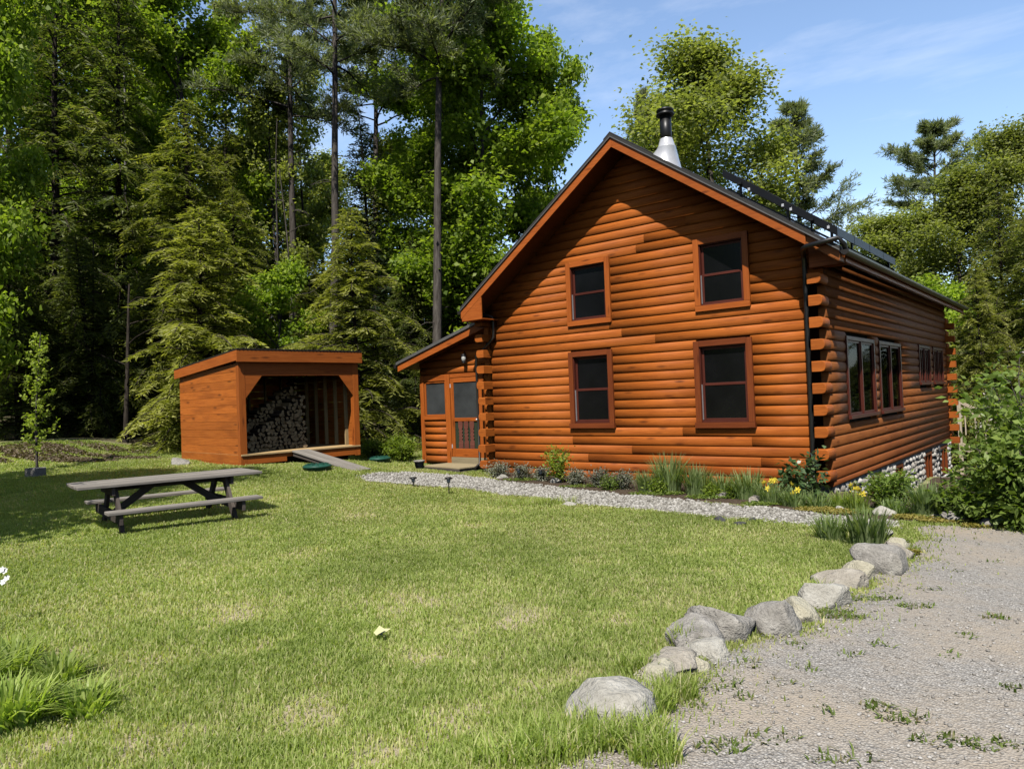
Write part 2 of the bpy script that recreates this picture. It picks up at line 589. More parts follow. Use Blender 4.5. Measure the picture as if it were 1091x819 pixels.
def rock_mat(name, a, b, c, speck=.3):
    mt, nt, bs = new_mat(name)
    p = N(nt, 'ShaderNodeTexCoord').outputs['Object']
    n1 = noise(nt, p, 3.5, 6, .65, .4); n2 = noise(nt, p, 45, 3, .6); n3 = noise(nt, p, 1.2, 2)
    col = ramp(nt, [(.32, a), (.52, b), (.7, c)], n1)
    col = mixc(nt, math_(nt, 'MULTIPLY', ramp(nt, [(.5, (0, 0, 0)), (.62, (1, 1, 1))], n2), speck), col, tuple(x * .45 for x in a))
    col = mixc(nt, math_(nt, 'MULTIPLY', ramp(nt, [(.55, (0, 0, 0)), (.7, (1, 1, 1))], n3), .35), col, (.16, .15, .1))
    nt.links.new(col, bs.inputs['Base Color']); bs.inputs['Roughness'].default_value = .92
    bs.inputs['Specular IOR Level'].default_value = .15
    n4 = noise(nt, p, 11, 5, .7, .8)
    bump(nt, math_(nt, 'ADD', math_(nt, 'ADD', n1, math_(nt, 'MULTIPLY', n2, .3)), math_(nt, 'MULTIPLY', n4, .7)), bs, .9, .06)
    return mt


M['rock_grey'] = rock_mat('grey_granite', (.26, .24, .21), (.43, .405, .36), (.58, .55, .5))
M['rock_pale'] = rock_mat('pale_granite', (.4, .375, .315), (.55, .525, .455), (.67, .645, .58), .2)
M['rock_tan'] = rock_mat('tan_granite', (.36, .32, .255), (.48, .435, .36), (.58, .54, .46), .25)
M['rock_yellow'] = rock_mat('yellowish_granite', (.46, .42, .3), (.59, .55, .42), (.69, .66, .54), .15)
M['rock_dark'] = rock_mat('dark_stone', (.06, .06, .06), (.1, .1, .1), (.17, .165, .16), .2)


def pebble_mat(name, stops):
    mt, nt, bs = new_mat(name)
    col = ramp(nt, stops, attr(nt, 0))
    n2 = noise(nt, geo_pos(nt), 60, 2)
    col = mixc(nt, math_(nt, 'MULTIPLY', n2, .35), col, (.2, .19, .17))
    nt.links.new(col, bs.inputs['Base Color']); bs.inputs['Roughness'].default_value = .9
    bs.inputs['Specular IOR Level'].default_value = .2
    return mt


M['peb_white'] = pebble_mat('white_gravel_stone', [(0, (.17, .155, .13)), (.25, (.34, .32, .275)), (.7, (.5, .475, .42)), (1, (.64, .615, .56))])
M['peb_grey'] = pebble_mat('grey_gravel_stone', [(0, (.24, .22, .195)), (.35, (.42, .39, .345)), (.75, (.54, .505, .455)), (1, (.68, .645, .6))])
M['cobble'] = pebble_mat('river_cobble', [(0, (.34, .31, .27)), (.3, (.5, .46, .4)), (.65, (.66, .62, .55)), (1, (.78, .75, .69))])


def gravel(name, stops, fine, soil, soil_amt):
    mt, nt, bs = new_mat(name)
    p = geo_pos(nt)
    vo = N(nt, 'ShaderNodeTexVoronoi', Scale=fine); nt.links.new(p, vo.inputs['Vector'])
    sp = N(nt, 'ShaderNodeSeparateColor'); nt.links.new(vo.outputs['Color'], sp.inputs[0])
    col = ramp(nt, stops, sp.outputs[0])
    edge = ramp(nt, [(.25, (0, 0, 0)), (.7, (1, 1, 1))], vo.outputs['Distance'])
    col = mixc(nt, math_(nt, 'MULTIPLY', edge, .6), col, tuple(x * .4 for x in stops[0][1]))
    n = noise(nt, p, .9, 6, .65)
    n5 = noise(nt, p, 14, 4, .7)
    f = ramp(nt, [(.42, (0, 0, 0)), (.62, (1, 1, 1))], math_(nt, 'ADD', math_(nt, 'MULTIPLY', n, .75), math_(nt, 'MULTIPLY', n5, .25)))
    col = mixc(nt, math_(nt, 'MULTIPLY', f, soil_amt), col, soil)
    nt.links.new(col, bs.inputs['Base Color']); bs.inputs['Roughness'].default_value = .95
    bs.inputs['Specular IOR Level'].default_value = .1
    bump(nt, math_(nt, 'SUBTRACT', n5, math_(nt, 'MULTIPLY', vo.outputs['Distance'], .8)), bs, .8, .02)
    return mt


M['path'] = gravel('path_gravel', [(0, (.22, .205, .175)), (.5, (.4, .375, .325)), (1, (.54, .515, .46))], 34, (.3, .265, .2), .5)
M['drive'] = gravel('drive_gravel', [(0, (.35, .325, .29)), (.5, (.52, .485, .43)), (1, (.68, .645, .585))], 70, (.5, .42, .32), .8)
M['bed'] = gravel('bed_soil', [(0, (.07, .05, .035)), (.5, (.13, .095, .065)), (1, (.22, .17, .12))], 40, (.11, .08, .055), .6)


def ground_mat():
    mt, nt, bs = new_mat('ground_turf')
    p = geo_pos(nt)
    lawn = attr(nt, 0); lit = attr(nt, 1)
    fine = noise(nt, p, 28, 5, .75, .3, (1, 1, .3)); mid = noise(nt, p, 2.3, 5, .65); big = noise(nt, p, .5, 3)
    g = ramp(nt, [(.3, (.16, .18, .055)), (.5, (.28, .31, .1)), (.72, (.38, .4, .16))], fine)
    thatch = ramp(nt, [(.3, (.42, .35, .21)), (.7, (.64, .55, .38))], fine)
    f = ramp(nt, [(.46, (0, 0, 0)), (.66, (1, 1, 1))], math_(nt, 'ADD', math_(nt, 'MULTIPLY', mid, .6), math_(nt, 'MULTIPLY', big, .4)))
    g = mixc(nt, f, g, thatch)
    g = mixc(nt, attr(nt, 2), g, thatch)
    litter = ramp(nt, [(.3, (.05, .038, .024)), (.5, (.13, .1, .065)), (.7, (.26, .21, .15))], noise(nt, p, 12, 6, .75, .6))
    litter = mixc(nt, ramp(nt, [(.5, (0, 0, 0)), (.6, (1, 1, 1))], mid), litter, (.13, .16, .05))
    col = mixc(nt, lit, g, litter)
    nt.links.new(col, bs.inputs['Base Color']); bs.inputs['Roughness'].default_value = .95
    bs.inputs['Specular IOR Level'].default_value = .1
    bump(nt, fine, bs, .8, .03)
    return mt


M['ground'] = ground_mat()
M['grass'] = leafy('grass_blade', (.23, .31, .065), (.43, .53, .14), (.6, .67, .25), .5, .5, dry=(.8, .7, .46), objvar=0)
M['leaf_maple'] = leafy('maple_leaf', (.1, .17, .022), (.28, .39, .05), (.46, .55, .1), .5)
M['leaf_birch'] = leafy('birch_leaf', (.13, .165, .045), (.31, .345, .11), (.46, .49, .19), .45)
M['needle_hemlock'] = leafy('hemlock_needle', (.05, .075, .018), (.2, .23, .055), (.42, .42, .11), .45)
M['needle_bright'] = leafy('hemlock_needle_bright', (.08, .105, .022), (.3, .32, .07), (.56, .56, .17), .45)  # lighter copy of the hemlock colour, raised to brighten these trees
M['needle_shade'] = leafy('hemlock_needle_shade', (.04, .062, .018), (.13, .165, .045), (.29, .31, .09), .42)  # darker hemlock copy, shade of the woods put into the colour
M['needle_pine'] = leafy('pine_needle', (.11, .145, .075), (.26, .3, .165), (.43, .47, .28), .4)
M['needle_dark'] = leafy('spruce_needle', (.015, .026, .012), (.035, .055, .024), (.07, .095, .04), .2)
M['leaf_shrub'] = leafy('shrub_leaf', (.085, .14, .025), (.21, .3, .065), (.38, .46, .14), .45, .4)
M['leaf_bright'] = leafy('fresh_fern', (.12, .2, .02), (.27, .37, .05), (.42, .5, .1), .45)
M['leaf_rhodo'] = leafy('glossy_leaf', (.035, .075, .025), (.09, .16, .055), (.22, .3, .14), .25, .3, spec=.5)
M['leaf_iris'] = leafy('iris_blade', (.11, .18, .06), (.28, .37, .14), (.46, .54, .27), .45, .4)
M['leaf_lav'] = leafy('grey_herb', (.16, .175, .12), (.29, .305, .225), (.42, .42, .33), .25, .7, dry=(.25, .19, .13))
M['leaf_day'] = leafy('daylily_blade', (.2, .28, .06), (.38, .48, .12), (.55, .62, .22), .5, .4)
M['litter'] = leafy('dry_leaf', (.1, .07, .045), (.2, .15, .1), (.34, .28, .2), .2, .8)
M['sedum'] = leafy('yellow_sedum', (.2, .17, .04), (.36, .31, .07), (.5, .42, .12), .3, .6)
M['weed'] = leafy('weed_leaf', (.08, .13, .025), (.17, .24, .05), (.28, .34, .1), .4, .5, dry=(.3, .25, .14))
M['blossom'] = leafy('pale_blossom', (.4, .35, .33), (.6, .53, .5), (.75, .7, .68), .3, .7)
M['bark_grey'] = bark('grey_bark', (.05, .042, .035), (.17, .15, .13))
M['bark_dark'] = bark('dark_bark', (.025, .02, .016), (.085, .07, .055))
M['bark_pale'] = bark('pale_dead_wood', (.2, .19, .17), (.42, .4, .37))
M['fence_void'] = M['dark']
SUN_E, SKY_E, CLOUD, NORTH = 5.0, .064, 6.0, 3.9
# ------------------------------------------------------------------ log cabin
XL, XR, XRIDGE, YB = -7.75, .2, -3.61, 12.0
SL, ZR, TH = .704, 6.965, .28            # roof slope, ridge height, fascia depth
XEL, XER = -7.98, .66                   # eave edges
YF, YBK = -.64, 12.6                   # rake overhangs
CH = .19


def zt(x): return ZR - SL * abs(x - XRIDGE)
def zu(x): return zt(x) - TH


house = empty('log_cabin', (-3.7, 0, -.19), 0, 'two storey orange log cabin with a steep gable and solar panels on its roof', 'house')
house_children = []


def hp(mb, name, mat, bevel=0.0, parent=None, label=None):
    """a part of the cabin (geometry given in world coordinates)"""
    o = mb.build(name, mat, None, bevel)
    o.parent = parent or house
    o.matrix_parent_inverse = Matrix.Translation(-house.location) if parent is None else Matrix.Identity(4)
    if label: o['label'] = label
    return o


GW = [(-5.28, -4.15, .95, 2.63), (-2.28, -1.11, .94, 2.63), (-5.26, -4.13, 3.2, 4.62), (-2.2, -1.1, 3.2, 4.62)]
SW = [(1.06, 3.14, 1.02, 2.58), (3.55, 5.6, 1.02, 2.58), (7.75, 9.25, 1.6, 2.64), (9.7, 11.2, 1.6, 2.64)]


def course_cuts(a, b, z0, z1, wins):
    segs = [(a, b)]
    for (w0, w1, v0, v1) in wins:
        if z1 > v0 + .08 and z0 < v1 - .08:
            out = []
            for s, e in segs:
                if w1 <= s or w0 >= e: out.append((s, e)); continue
                if w0 + .04 > s: out.append((s, w0 + .04))
                if w1 - .04 < e: out.append((w1 - .04, e))
            segs = out
    return segs


def split_logs(a, b):
    out = []; s = a
    while b - s > 4.2:
        l = random.uniform(2.2, 5.0)
        if b - s - l < .8: break
        out.append((s, s + l - .003)); s += l
    out.append((s, b))
    return out


gable = MB(); ends = MB()
ECOLS = {}
for k in range(-1, 37):
    z0, z1 = k * CH, (k + 1) * CH
    even = k % 2 == 0
    if z0 < 3.6:
        a, b = XL + .17, XR - .33
    else:
        zz = zu(XRIDGE)
        if z0 > zz: break
        a = max(XL, XRIDGE - (zz - z0) / SL); b = min(XR, XRIDGE + (zz - z0) / SL)
        if not even and 0 < k < 19:      # tails of the gable logs beyond the crossing long wall
            for (sa, sb) in ((XL - .24, XL - .08), (XR - .02, XR + .26)):
                tl = MB(); half_log(tl, (sa, .03, z0 + .004), (sb, .03, z0 + .004), (0, -1, 0), CH * .97, .05, .17); hp(tl, 'corner_log', M['log'], .012)
    for s, e in course_cuts(a, b, z0, z1, GW):
        for s2, e2 in split_logs(s, e):
            half_log(gable, (s2, 0, z0), (e2, 0, z0), (0, -1, 0), CH, .036, .1)
hp(gable, 'gable_wall', M['log'])

for side, xg, out in (('r', XR, 1), ('l', XL, -1)):
    w = MB()
    for k in range(-1, 21):
        z0, z1 = k * CH, (k + 1) * CH
        hh = CH
        if k == -1: z0, hh = -.11, .11
        even = k % 2 == 0
        a, b = (-.05, YB + .05) if z0 < 3.6 else (0, YB)
        for s, e in course_cuts(a, b, z0, z1, SW if out > 0 else []):
            for s2, e2 in ((s, e),):
                half_log(w, (xg, s2, z0), (xg, e2, z0), (out, 0, 0), hh, .04, .1, (random.uniform(.25, .6), .3, 0))
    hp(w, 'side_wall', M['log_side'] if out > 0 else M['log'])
bw = MB()
for k in range(-1, 37):
    z0 = k * CH
    zz = zu(XRIDGE)
    if z0 > zz: break
    if z0 < 3.6: a, b = (XL, XR) if k % 2 == 0 else (XL - .3, XR + .27)
    else: a, b = max(XL, XRIDGE - (zz - z0) / SL), min(XR, XRIDGE + (zz - z0) / SL)
    half_log(bw, (a, YB, z0), (b, YB, z0), (0, 1, 0), CH, .055, .12)
hp(bw, 'back_wall', M['log'])
# corner log ends of the long walls, standing out past the gable on every second course
for xg, sgn in ((XR, 1), (XL, -1)):
    for k in range(0, 19, 2):
        cw = MB()
        z0 = k * CH
        ln = random.uniform(.32, .4)
        xa = xg - .17 * sgn
        # rounded on the outer side, flat inside
        half_log(cw, (xg + .015 * sgn, -ln, z0 + .006), (xg + .015 * sgn, .06, z0 + .006), (sgn, 0, 0), CH * .97, .05, .185)
        hp(cw, 'corner_log', M['log'], .012)
        cw = MB()
        half_log(cw, (xg + .015 * sgn, YB - .05, z0 + .006), (xg + .015 * sgn, YB + ln, z0 + .006), (sgn, 0, 0), CH * .97, .05, .185)
        hp(cw, 'corner_log', M['log'], .012)
# solid core so that no light leaks through the log joints
core = MB()
prism(core, [(XL + .07, -.2), (XR - .07, -.2), (XR - .07, zu(XR) - .02), (XRIDGE, zu(XRIDGE) - .03), (XL + .07, zu(XL) - .02)], 1, .42, YB - .08)
hp(core, 'interior', M['dark'])
cb = MB()
for (w0, w1, v0, v1) in GW: pass

pk = MB()
box(pk, (XR - .345, .1, -.19), (XR - .06, .16, 3.9)); hp(pk, 'corner_shade_board', M['recess'])  # near-black boards, shadow between the corner log ends put into their colour
pk = MB(); box(pk, (XL + .06, .1, -.19), (XL + .185, .16, 3.9)); hp(pk, 'corner_shade_board', M['recess'])
# ---- windows in the gable
for gi, (x0, x1, z0, z1) in enumerate(GW):
    low = gi < 2
    cwid = .115
    f = MB()
    yb, yf = .03, -.078
    box(f, (x0, yf, z0 + (.1 if low else cwid)), (x0 + cwid, yb, z1 - .005))
    box(f, (x1 - cwid, yf, z0 + (.1 if low else cwid)), (x1, yb, z1 - .005))
    box(f, (x0 + cwid + .002, yf, z1 - cwid), (x1 - cwid - .002, yb, z1))
    if not low:
        box(f, (x0 + .002, yf - .003, z0), (x1 - .002, yb, z0 + cwid - .003))
    win = hp(f, 'window', M['trim'] if not low else M['casing'], .004)
    if low:
        s = MB(); box(s, (x0 - .015, yf - .03, z0 - .01), (x1 + .015, yb, z0 + .098))
        hp(s, 'sill', M['casing'], .004, win)
    gx0, gx1, gz0, gz1 = x0 + cwid, x1 - cwid, z0 + .1, z1 - cwid
    s = MB()
    t = .045
    for (a, b) in ((gx0, gx0 + .018), (gx1 - .018, gx1)):
        box(s, (a, -.05, gz0), (b, .12, gz1))
    box(s, (gx0 + .02, -.05, gz1 - .02), (gx1 - .02, .12, gz1)); box(s, (gx0 + .02, -.055, gz0), (gx1 - .02, .12, gz0 + .03))
    zm = (gz0 + gz1) / 2
    for (a, b, y0) in ((gz0 + .032, zm + .02, -.005), (zm - .018, gz1 - .022, .022)):
        box(s, (gx0 + .02, y0, a), (gx0 + .02 + t, y0 + .024, b)); box(s, (gx1 - .02 - t, y0, a), (gx1 - .02, y0 + .024, b))
        box(s, (gx0 + .022 + t, y0 + .001, a), (gx1 - .022 - t, y0 + .023, a + t)); box(s, (gx0 + .022 + t, y0 + .001, b - t), (gx1 - .022 - t, y0 + .023, b))
    hp(s, 'sash', M['sash'], .003, win)
    j = MB()
    box(j, (gx0 + .0185, -.045, gz0 + .05), (gx0 + .0225, -.008, zm + (.0 if low else .0)))
    hp(j, 'jamb_strip', M['curtain'], 0, win)  # thin pale strip on the left jamb, lower half
    g = MB()
    box(g, (gx0 + .05, .008, gz0 + .06), (gx1 - .05, .012, zm)); box(g, (gx0 + .05, .034, zm), (gx1 - .05, .038, gz1 - .05))
    hp(g, 'pane', M['screen'], 0, win)

# ---- mulled casements in the long wall
for gi, (y0, y1, z0, z1) in enumerate(SW):
    big = gi < 2
    cwid = .075
    xo, xi = XR + .06, XR - .03
    f = MB()
    box(f, (xi, y0, z0 + cwid), (xo, y0 + cwid, z1)); box(f, (xi, y1 - cwid, z0 + cwid), (xo, y1, z1))
    box(f, (xi, y0 + cwid + .002, z1 - cwid), (xo - .002, y1 - cwid - .002, z1))
    box(f, (xi, y0 - .02, z0), (xo + .03, y1 + .02, z0 + cwid - .004))
    ym = (y0 + y1) / 2
    box(f, (xi, ym - .03, z0 + cwid), (xo - .003, ym + .03, z1 - cwid - .002))
    win = hp(f, 'window', M['sash'], .004)
    s = MB(); g = MB(); cu = MB()
    for a, b in ((y0 + cwid + .002, ym - .032), (ym + .032, y1 - cwid - .002)):
        t = .038
        za, zb = z0 + cwid, z1 - cwid - .004
        box(s, (XR - .02, a, za), (XR + .032, a + t, zb)); box(s, (XR - .02, b - t, za), (XR + .032, b, zb))
        box(s, (XR - .02, a + t + .001, za), (XR + .03, b - t - .001, za + t)); box(s, (XR - .02, a + t + .001, zb - t), (XR + .03, b - t - .001, zb))
        if not big:
            for q in (.5,):
                box(s, (XR - .01, a + (b - a) * q - .018, za + t + .001), (XR + .04, a + (b - a) * q + .018, zb - t - .001))
        box(g, (XR + .012, a + t - .004, za + t - .004), (XR + .016, b - t + .004, zb - t + .004))
        if big:
            # gathered curtain hanging behind the pane
            n = 26; pts = []
            ya, yb2 = a + .1, b - .08
            v = []; fc = []
            for i in range(n + 1):
                yy = ya + (yb2 - ya) * i / n * .52
                xx = XR - .075 + .02 * math.sin(i * 1.9)
                v += [(xx, yy, za + .02), (xx, yy, zb)]
            for i in range(n): fc.append((2 * i, 2 * i + 2, 2 * i + 3, 2 * i + 1))
            cu.add(v, fc, None, (.5, .5, 0), True)
    hp(s, 'sash', M['sash'], .003, win)
    hp(g, 'pane', M['glass'], 0, win)
    if big: hp(cu, 'curtain', M['curtain'], 0, win)
    bk = MB(); box(bk, (XR - .3, y0 + .05, z0 + .05), (XR - .14, y1 - .05, z1 - .05)); hp(bk, 'backing', M['dark'], 0, win)

# ---- roof
rf = MB()
for x0, x1 in ((XEL, XRIDGE), (XRIDGE, XER)):
    L = math.hypot(x1 - x0, zt(x1) - zt(x0))
    a, b = zt(x0), zt(x1)
    v = [(x0, YF - .025, a), (x1, YF - .025, b), (x1, YBK, b), (x0, YBK, a)]
    v2 = [(p[0], p[1], p[2] - .06) for p in v]
    vv = v + v2
    fs = [(0, 1, 2, 3), (7, 6, 5, 4), (0, 4, 5, 1), (2, 6, 7, 3), (0, 3, 7, 4), (1, 5, 6, 2)]
    uu = [(0, 0), (0, L), (13, L), (13, 0)]
    uvs = [uu, uu, [(0, 0)] * 4, [(0, 0)] * 4, [(0, 0)] * 4, [(0, 0)] * 4]
    rf.add(vv, fs, uvs, (.5, .5, 0))
roof = hp(rf, 'roof', M['shingle'])
rc_ = MB()
prism(rc_, [(XRIDGE - .16, zt(XRIDGE - .16) + .004), (XRIDGE - .16, zt(XRIDGE - .16) + .024), (XRIDGE, ZR + .03), (XRIDGE + .16, zt(XRIDGE + .16) + .024), (XRIDGE + .16, zt(XRIDGE + .16) + .004), (XRIDGE, ZR + .008)], 1, YF - .03, YBK + .01)
hp(rc_, 'ridge_cap', M['shingle'], 0, roof)
sf = MB()
for x0, x1 in ((XEL + .02, XRIDGE), (XRIDGE, XER - .02)):
    n = 20
    prism(sf, [(x0, zu(x0) + .03), (x1, zu(x1) + .03), (x1, zu(x1) + .19), (x0, zu(x0) + .19)], 1, YF + .045, YBK - .03)
# visible tongue and groove boards under the eaves
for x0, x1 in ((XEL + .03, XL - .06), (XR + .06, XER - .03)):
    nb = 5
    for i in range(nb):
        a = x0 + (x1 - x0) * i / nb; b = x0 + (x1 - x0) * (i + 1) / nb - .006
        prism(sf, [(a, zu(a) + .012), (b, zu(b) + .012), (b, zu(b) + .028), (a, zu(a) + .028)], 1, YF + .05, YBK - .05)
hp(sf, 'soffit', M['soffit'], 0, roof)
for sgn, x0 in ((-1, XEL), (1, XER)):
    fb = MB()
    x0f = x0 if sgn < 0 else .12
    prism(fb, [(x0f, zu(x0f) - .0), (XRIDGE + .0005 * sgn, zu(XRIDGE)), (XRIDGE + .0005 * sgn, zt(XRIDGE) - .062), (x0f, zt(x0f) - .062)], 1, YF, YF + .04)
    hp(fb, 'fascia_board', M['trim'], .004, roof)
    fb = MB()
    prism(fb, [(x0, zu(x0) - .0), (XRIDGE + .0005 * sgn, zu(XRIDGE)), (XRIDGE + .0005 * sgn, zt(XRIDGE) - .062), (x0, zt(x0) - .062)], 1, YBK - .03, YBK - .07)
    hp(fb, 'fascia_board', M['trim'], .004, roof)
    dr = MB()
    prism(dr, [(x0, zt(x0) - .06), (XRIDGE + .001 * sgn, ZR - .06), (XRIDGE + .001 * sgn, ZR - .085), (x0, zt(x0) - .085)], 1, YF - .03, YF - .002)
    hp(dr, 'drip_edge', M['edge'], 0, roof)
    # boxed return at the foot of the rake
    rb = MB()
    zb = zu(x0) - (.06 if sgn < 0 else -.05)
    xin = (XL + .44) if sgn < 0 else (XR - .17)
    xo = x0 - sgn * .03
    yr = YF + .004 if sgn < 0 else -.2
    prism(rb, [(xo, zb + .0), (xin, zb + .0), (xin, zu(xin) + .02), (xo, zu(xo) + .02)], 1, yr, yr + .03)
    box(rb, (min(xo, xin), yr + .032, zb + .001), (max(xo, xin), .05, zb + .03))
    hp(rb, 'eave_return', M['trim'], .004, roof)
    ef = MB()
    box(ef, (x0 - .03 * (sgn > 0), (YF + .036) if sgn < 0 else -.3, zb), (x0 + .03 * (sgn < 0), YBK - .05, zt(x0) - .065))
    hp(ef, 'eave_fascia', M['trim'], .003, roof)
    # half round gutter with a downspout
    g = MB()
    gx = x0 + sgn * .07; gzc = zt(x0) - .075
    prof = [(gx + .066 * math.cos(a), gzc - .085 * math.sin(a)) for a in [math.pi * i / 8 for i in range(9)]]
    inn = [(gx + .060 * math.cos(a), gzc - .079 * math.sin(a)) for a in [math.pi * i / 8 for i in range(9)]][::-1]
    prism(g, prof + inn, 1, YF + .02, YBK)
    prism(g, prof, 1, YF + .015, YF + .022)
    prism(g, prof, 1, YBK, YBK + .006)
    hp(g, 'gutter', M['gutter'], 0, roof)
# downspouts
d = MB()
tube(d, [(.72, -.5, 3.86), (.72, -.6, 3.98), (.66, -.69, 4.08), (.13, -.69, 4.02), (.06, -.6, 4.0), (-.06, -.2, 3.98), (-.075, -.125, 3.9), (-.075, -.12, 3.7), (-.08, -.12, .2), (-.08, -.12, .06), (-.08, -.3, -.05)], .042, 10)
for zz in (1.0, 2.3, 3.4): box(d, (-.135, -.09, zz), (-.025, -.06, zz + .03))
hp(d, 'downspout', M['black'])
d = MB()
tube(d, [(-8.03, -.3, 3.78), (-8.0, -.3, 3.72), (-7.65, -.22, 3.72), (-7.42, -.13, 3.64), (-7.4, -.125, 3.5), (-7.4, -.125, 3.15), (-7.66, -.15, 2.92), (-7.98, -.14, 2.72)], .036, 10)
tube(d, [(-7.98, -.14, 2.72), (-8.03, -.1, 2.5), (-8.03, -.1, .1), (-8.03, -.3, -.02)], .03, 10)
hp(d, 'downspout', M['gutter'])

# ---- flue
fx, fy = -3.2, 1.0
ch = MB()
zb = zt(fx)
lathe(ch, (fx, fy, zb), [(.125, .3), (.125, 1.0)], 24)
lathe(ch, (fx, fy, zb), [(.15, .985), (.195, .99), (.195, 1.02), (.165, 1.03), (.165, 1.07), (.185, 1.075), (.185, 1.11), (.13, 1.14), (.02, 1.15)], 24)
flue = hp(ch, 'chimney_pipe', M['black'], 0, roof)
cn = MB()
# cone follows the slope at its foot
prof = []
v = []; n = 28
for k in range(n):
    a = 2 * math.pi * k / n
    cx, cy = math.cos(a), math.sin(a)
    for r, z in ((.3, None), (.2, .28), (.205, .29), (.185, .3), (.135, .48)):
        x = fx + r * cx; y = fy + r * cy
        v.append((x, y, zt(x) - .01 if z is None else zb + z))
fs = []
for k in range(n):
    k2 = (k + 1) % n
    for i in range(4): fs.append((k * 5 + i, k2 * 5 + i, k2 * 5 + i + 1, k * 5 + i + 1))
cn.add(v, fs, None, (.5, .5, 0), True)
hp(cn, 'flashing_cone', M['steel'], 0, roof)

# ---- solar array standing off the right roof slope
PA, PB = -1.5, .50
for i in range(4):
    ya = -.12 + i * 1.1; yb = ya + 1.07
    p = MB()
    h0, h1 = .16, .31
    prism(p, [(PA, zt(PA) + h0 + .06), (PB, zt(PB) + h0), (PB, zt(PB) + h1), (PA, zt(PA) + h1 + .06)], 1, ya, yb)
    prism(p, [(PA + .03, zt(PA) + h1 + .061), (PB - .03, zt(PB) + h1 + .003), (PB - .03, zt(PB) + h1 + .006), (PA + .03, zt(PA) + h1 + .065)], 1, ya + .03, yb - .03)
    hp(p, 'solar_panel', M['panel'], .003, roof)
fr = MB()
for xx in (-1.15, .1):
    t = (xx - PA) / (PB - PA); hh = .24 + .06 * (1 - t)
    box(fr, (xx - .03, -.2, zt(xx) + hh - .055), (xx + .03, 4.4, zt(xx) + hh - .012))
for yy in (-.02, 4.2):
    for xx in (-1.2, -.35, .38):
        t = (xx - PA) / (PB - PA); hh = .24 + .06 * (1 - t)
        box(fr, (xx - .02, yy - .02, zt(xx) - .01), (xx + .02, yy + .02, zt(xx) + hh))
    prism(fr, [(PA + .05, zt(PA + .05) + .02), (PB - .02, zt(PB - .02) + .02), (PB - .02, zt(PB - .02) + .06), (PA + .05, zt(PA + .05) + .06)], 1, yy + .03, yy + .07)
hp(fr, 'panel_rack', M['black'], 0, roof)
# clips catching the light along the near edge
for t in (.25, .55, .62, .93):
    cl = MB()
    xx = PA + (PB - PA) * t
    box(cl, (xx - .02, -.145, zt(xx) + .2), (xx + .02, -.122, zt(xx) + .25))
    hp(cl, 'panel_clip', M['steel'], .002, roof)

# ---- stone foundation under the long wall
FW = [(2.55, 3.4), (4.75, 5.55), (8.1, 9.1), (10.4, 11.5)]
fo = MB()
fx0 = XR - .03
segs = [(.05, FW[0][0]), (FW[0][1], FW[1][0]), (FW[1][1], FW[2][0]), (FW[2][1], FW[3][0]), (FW[3][1], YB)]
for a, b in segs: box(fo, (fx0 - .3, a, -1.9), (fx0, b, -.112), None, (.2, .5, 0))
for a, b in FW: box(fo, (fx0 - .3, a, -1.9), (fx0 - .003, b, -1.0), None, (.2, .5, 0)); box(fo, (fx0 - .3, a, -.2), (fx0 - .003, b, -.115), None, (.2, .5, 0))
box(fo, (XL + .05, .02, -1.2), (fx0 - .31, .3, -.195), None, (.2, .5, 0))
box(fo, (XL + .05, YB - .3, -1.9), (fx0 - .31, YB, -.195), None, (.2, .5, 0))
box(fo, (XL + .05, .31, -1.2), (XL + .3, YB - .31, -.115), None, (.2, .5, 0))
fnd = hp(fo, 'foundation', M['mortar'])


def ico(sub):
    import bmesh
    b = bmesh.new(); bmesh.ops.create_icosphere(b, subdivisions=sub, radius=1)
    v = np.array([x.co[:] for x in b.verts]); f = np.array([[q.index for q in t.verts] for t in b.faces]); b.free()
    return v, f


I1v, I1f = ico(1); I2v, I2f = ico(2)


def stones_np(cent, rad, flat_axis, seed, base=(I2v, I2f), lump=.16):
    """many rounded stones in one mesh: cent (n,3), rad (n,3)"""
    g = np.random.default_rng(seed)
    bv, bf = base
    n = len(cent)
    V = np.repeat(bv[None], n, 0)
    for _ in range(3):
        d = g.normal(size=(n, 1, 3)); d /= np.linalg.norm(d, axis=2, keepdims=True)
        V = V * (1 + lump * np.cos(2.3 * (V * d).sum(2, keepdims=True) + g.uniform(0, 6, (n, 1, 1))))
    V = V * rad[:, None, :] + cent[:, None, :]
    Fc = (np.repeat(bf[None], n, 0) + (np.arange(n) * len(bv))[:, None, None]).reshape(-1, 3)
    col = np.repeat(g.uniform(0, 1, (n, 3)), len(bf), 0)
    return V.reshape(-1, 3), Fc, col


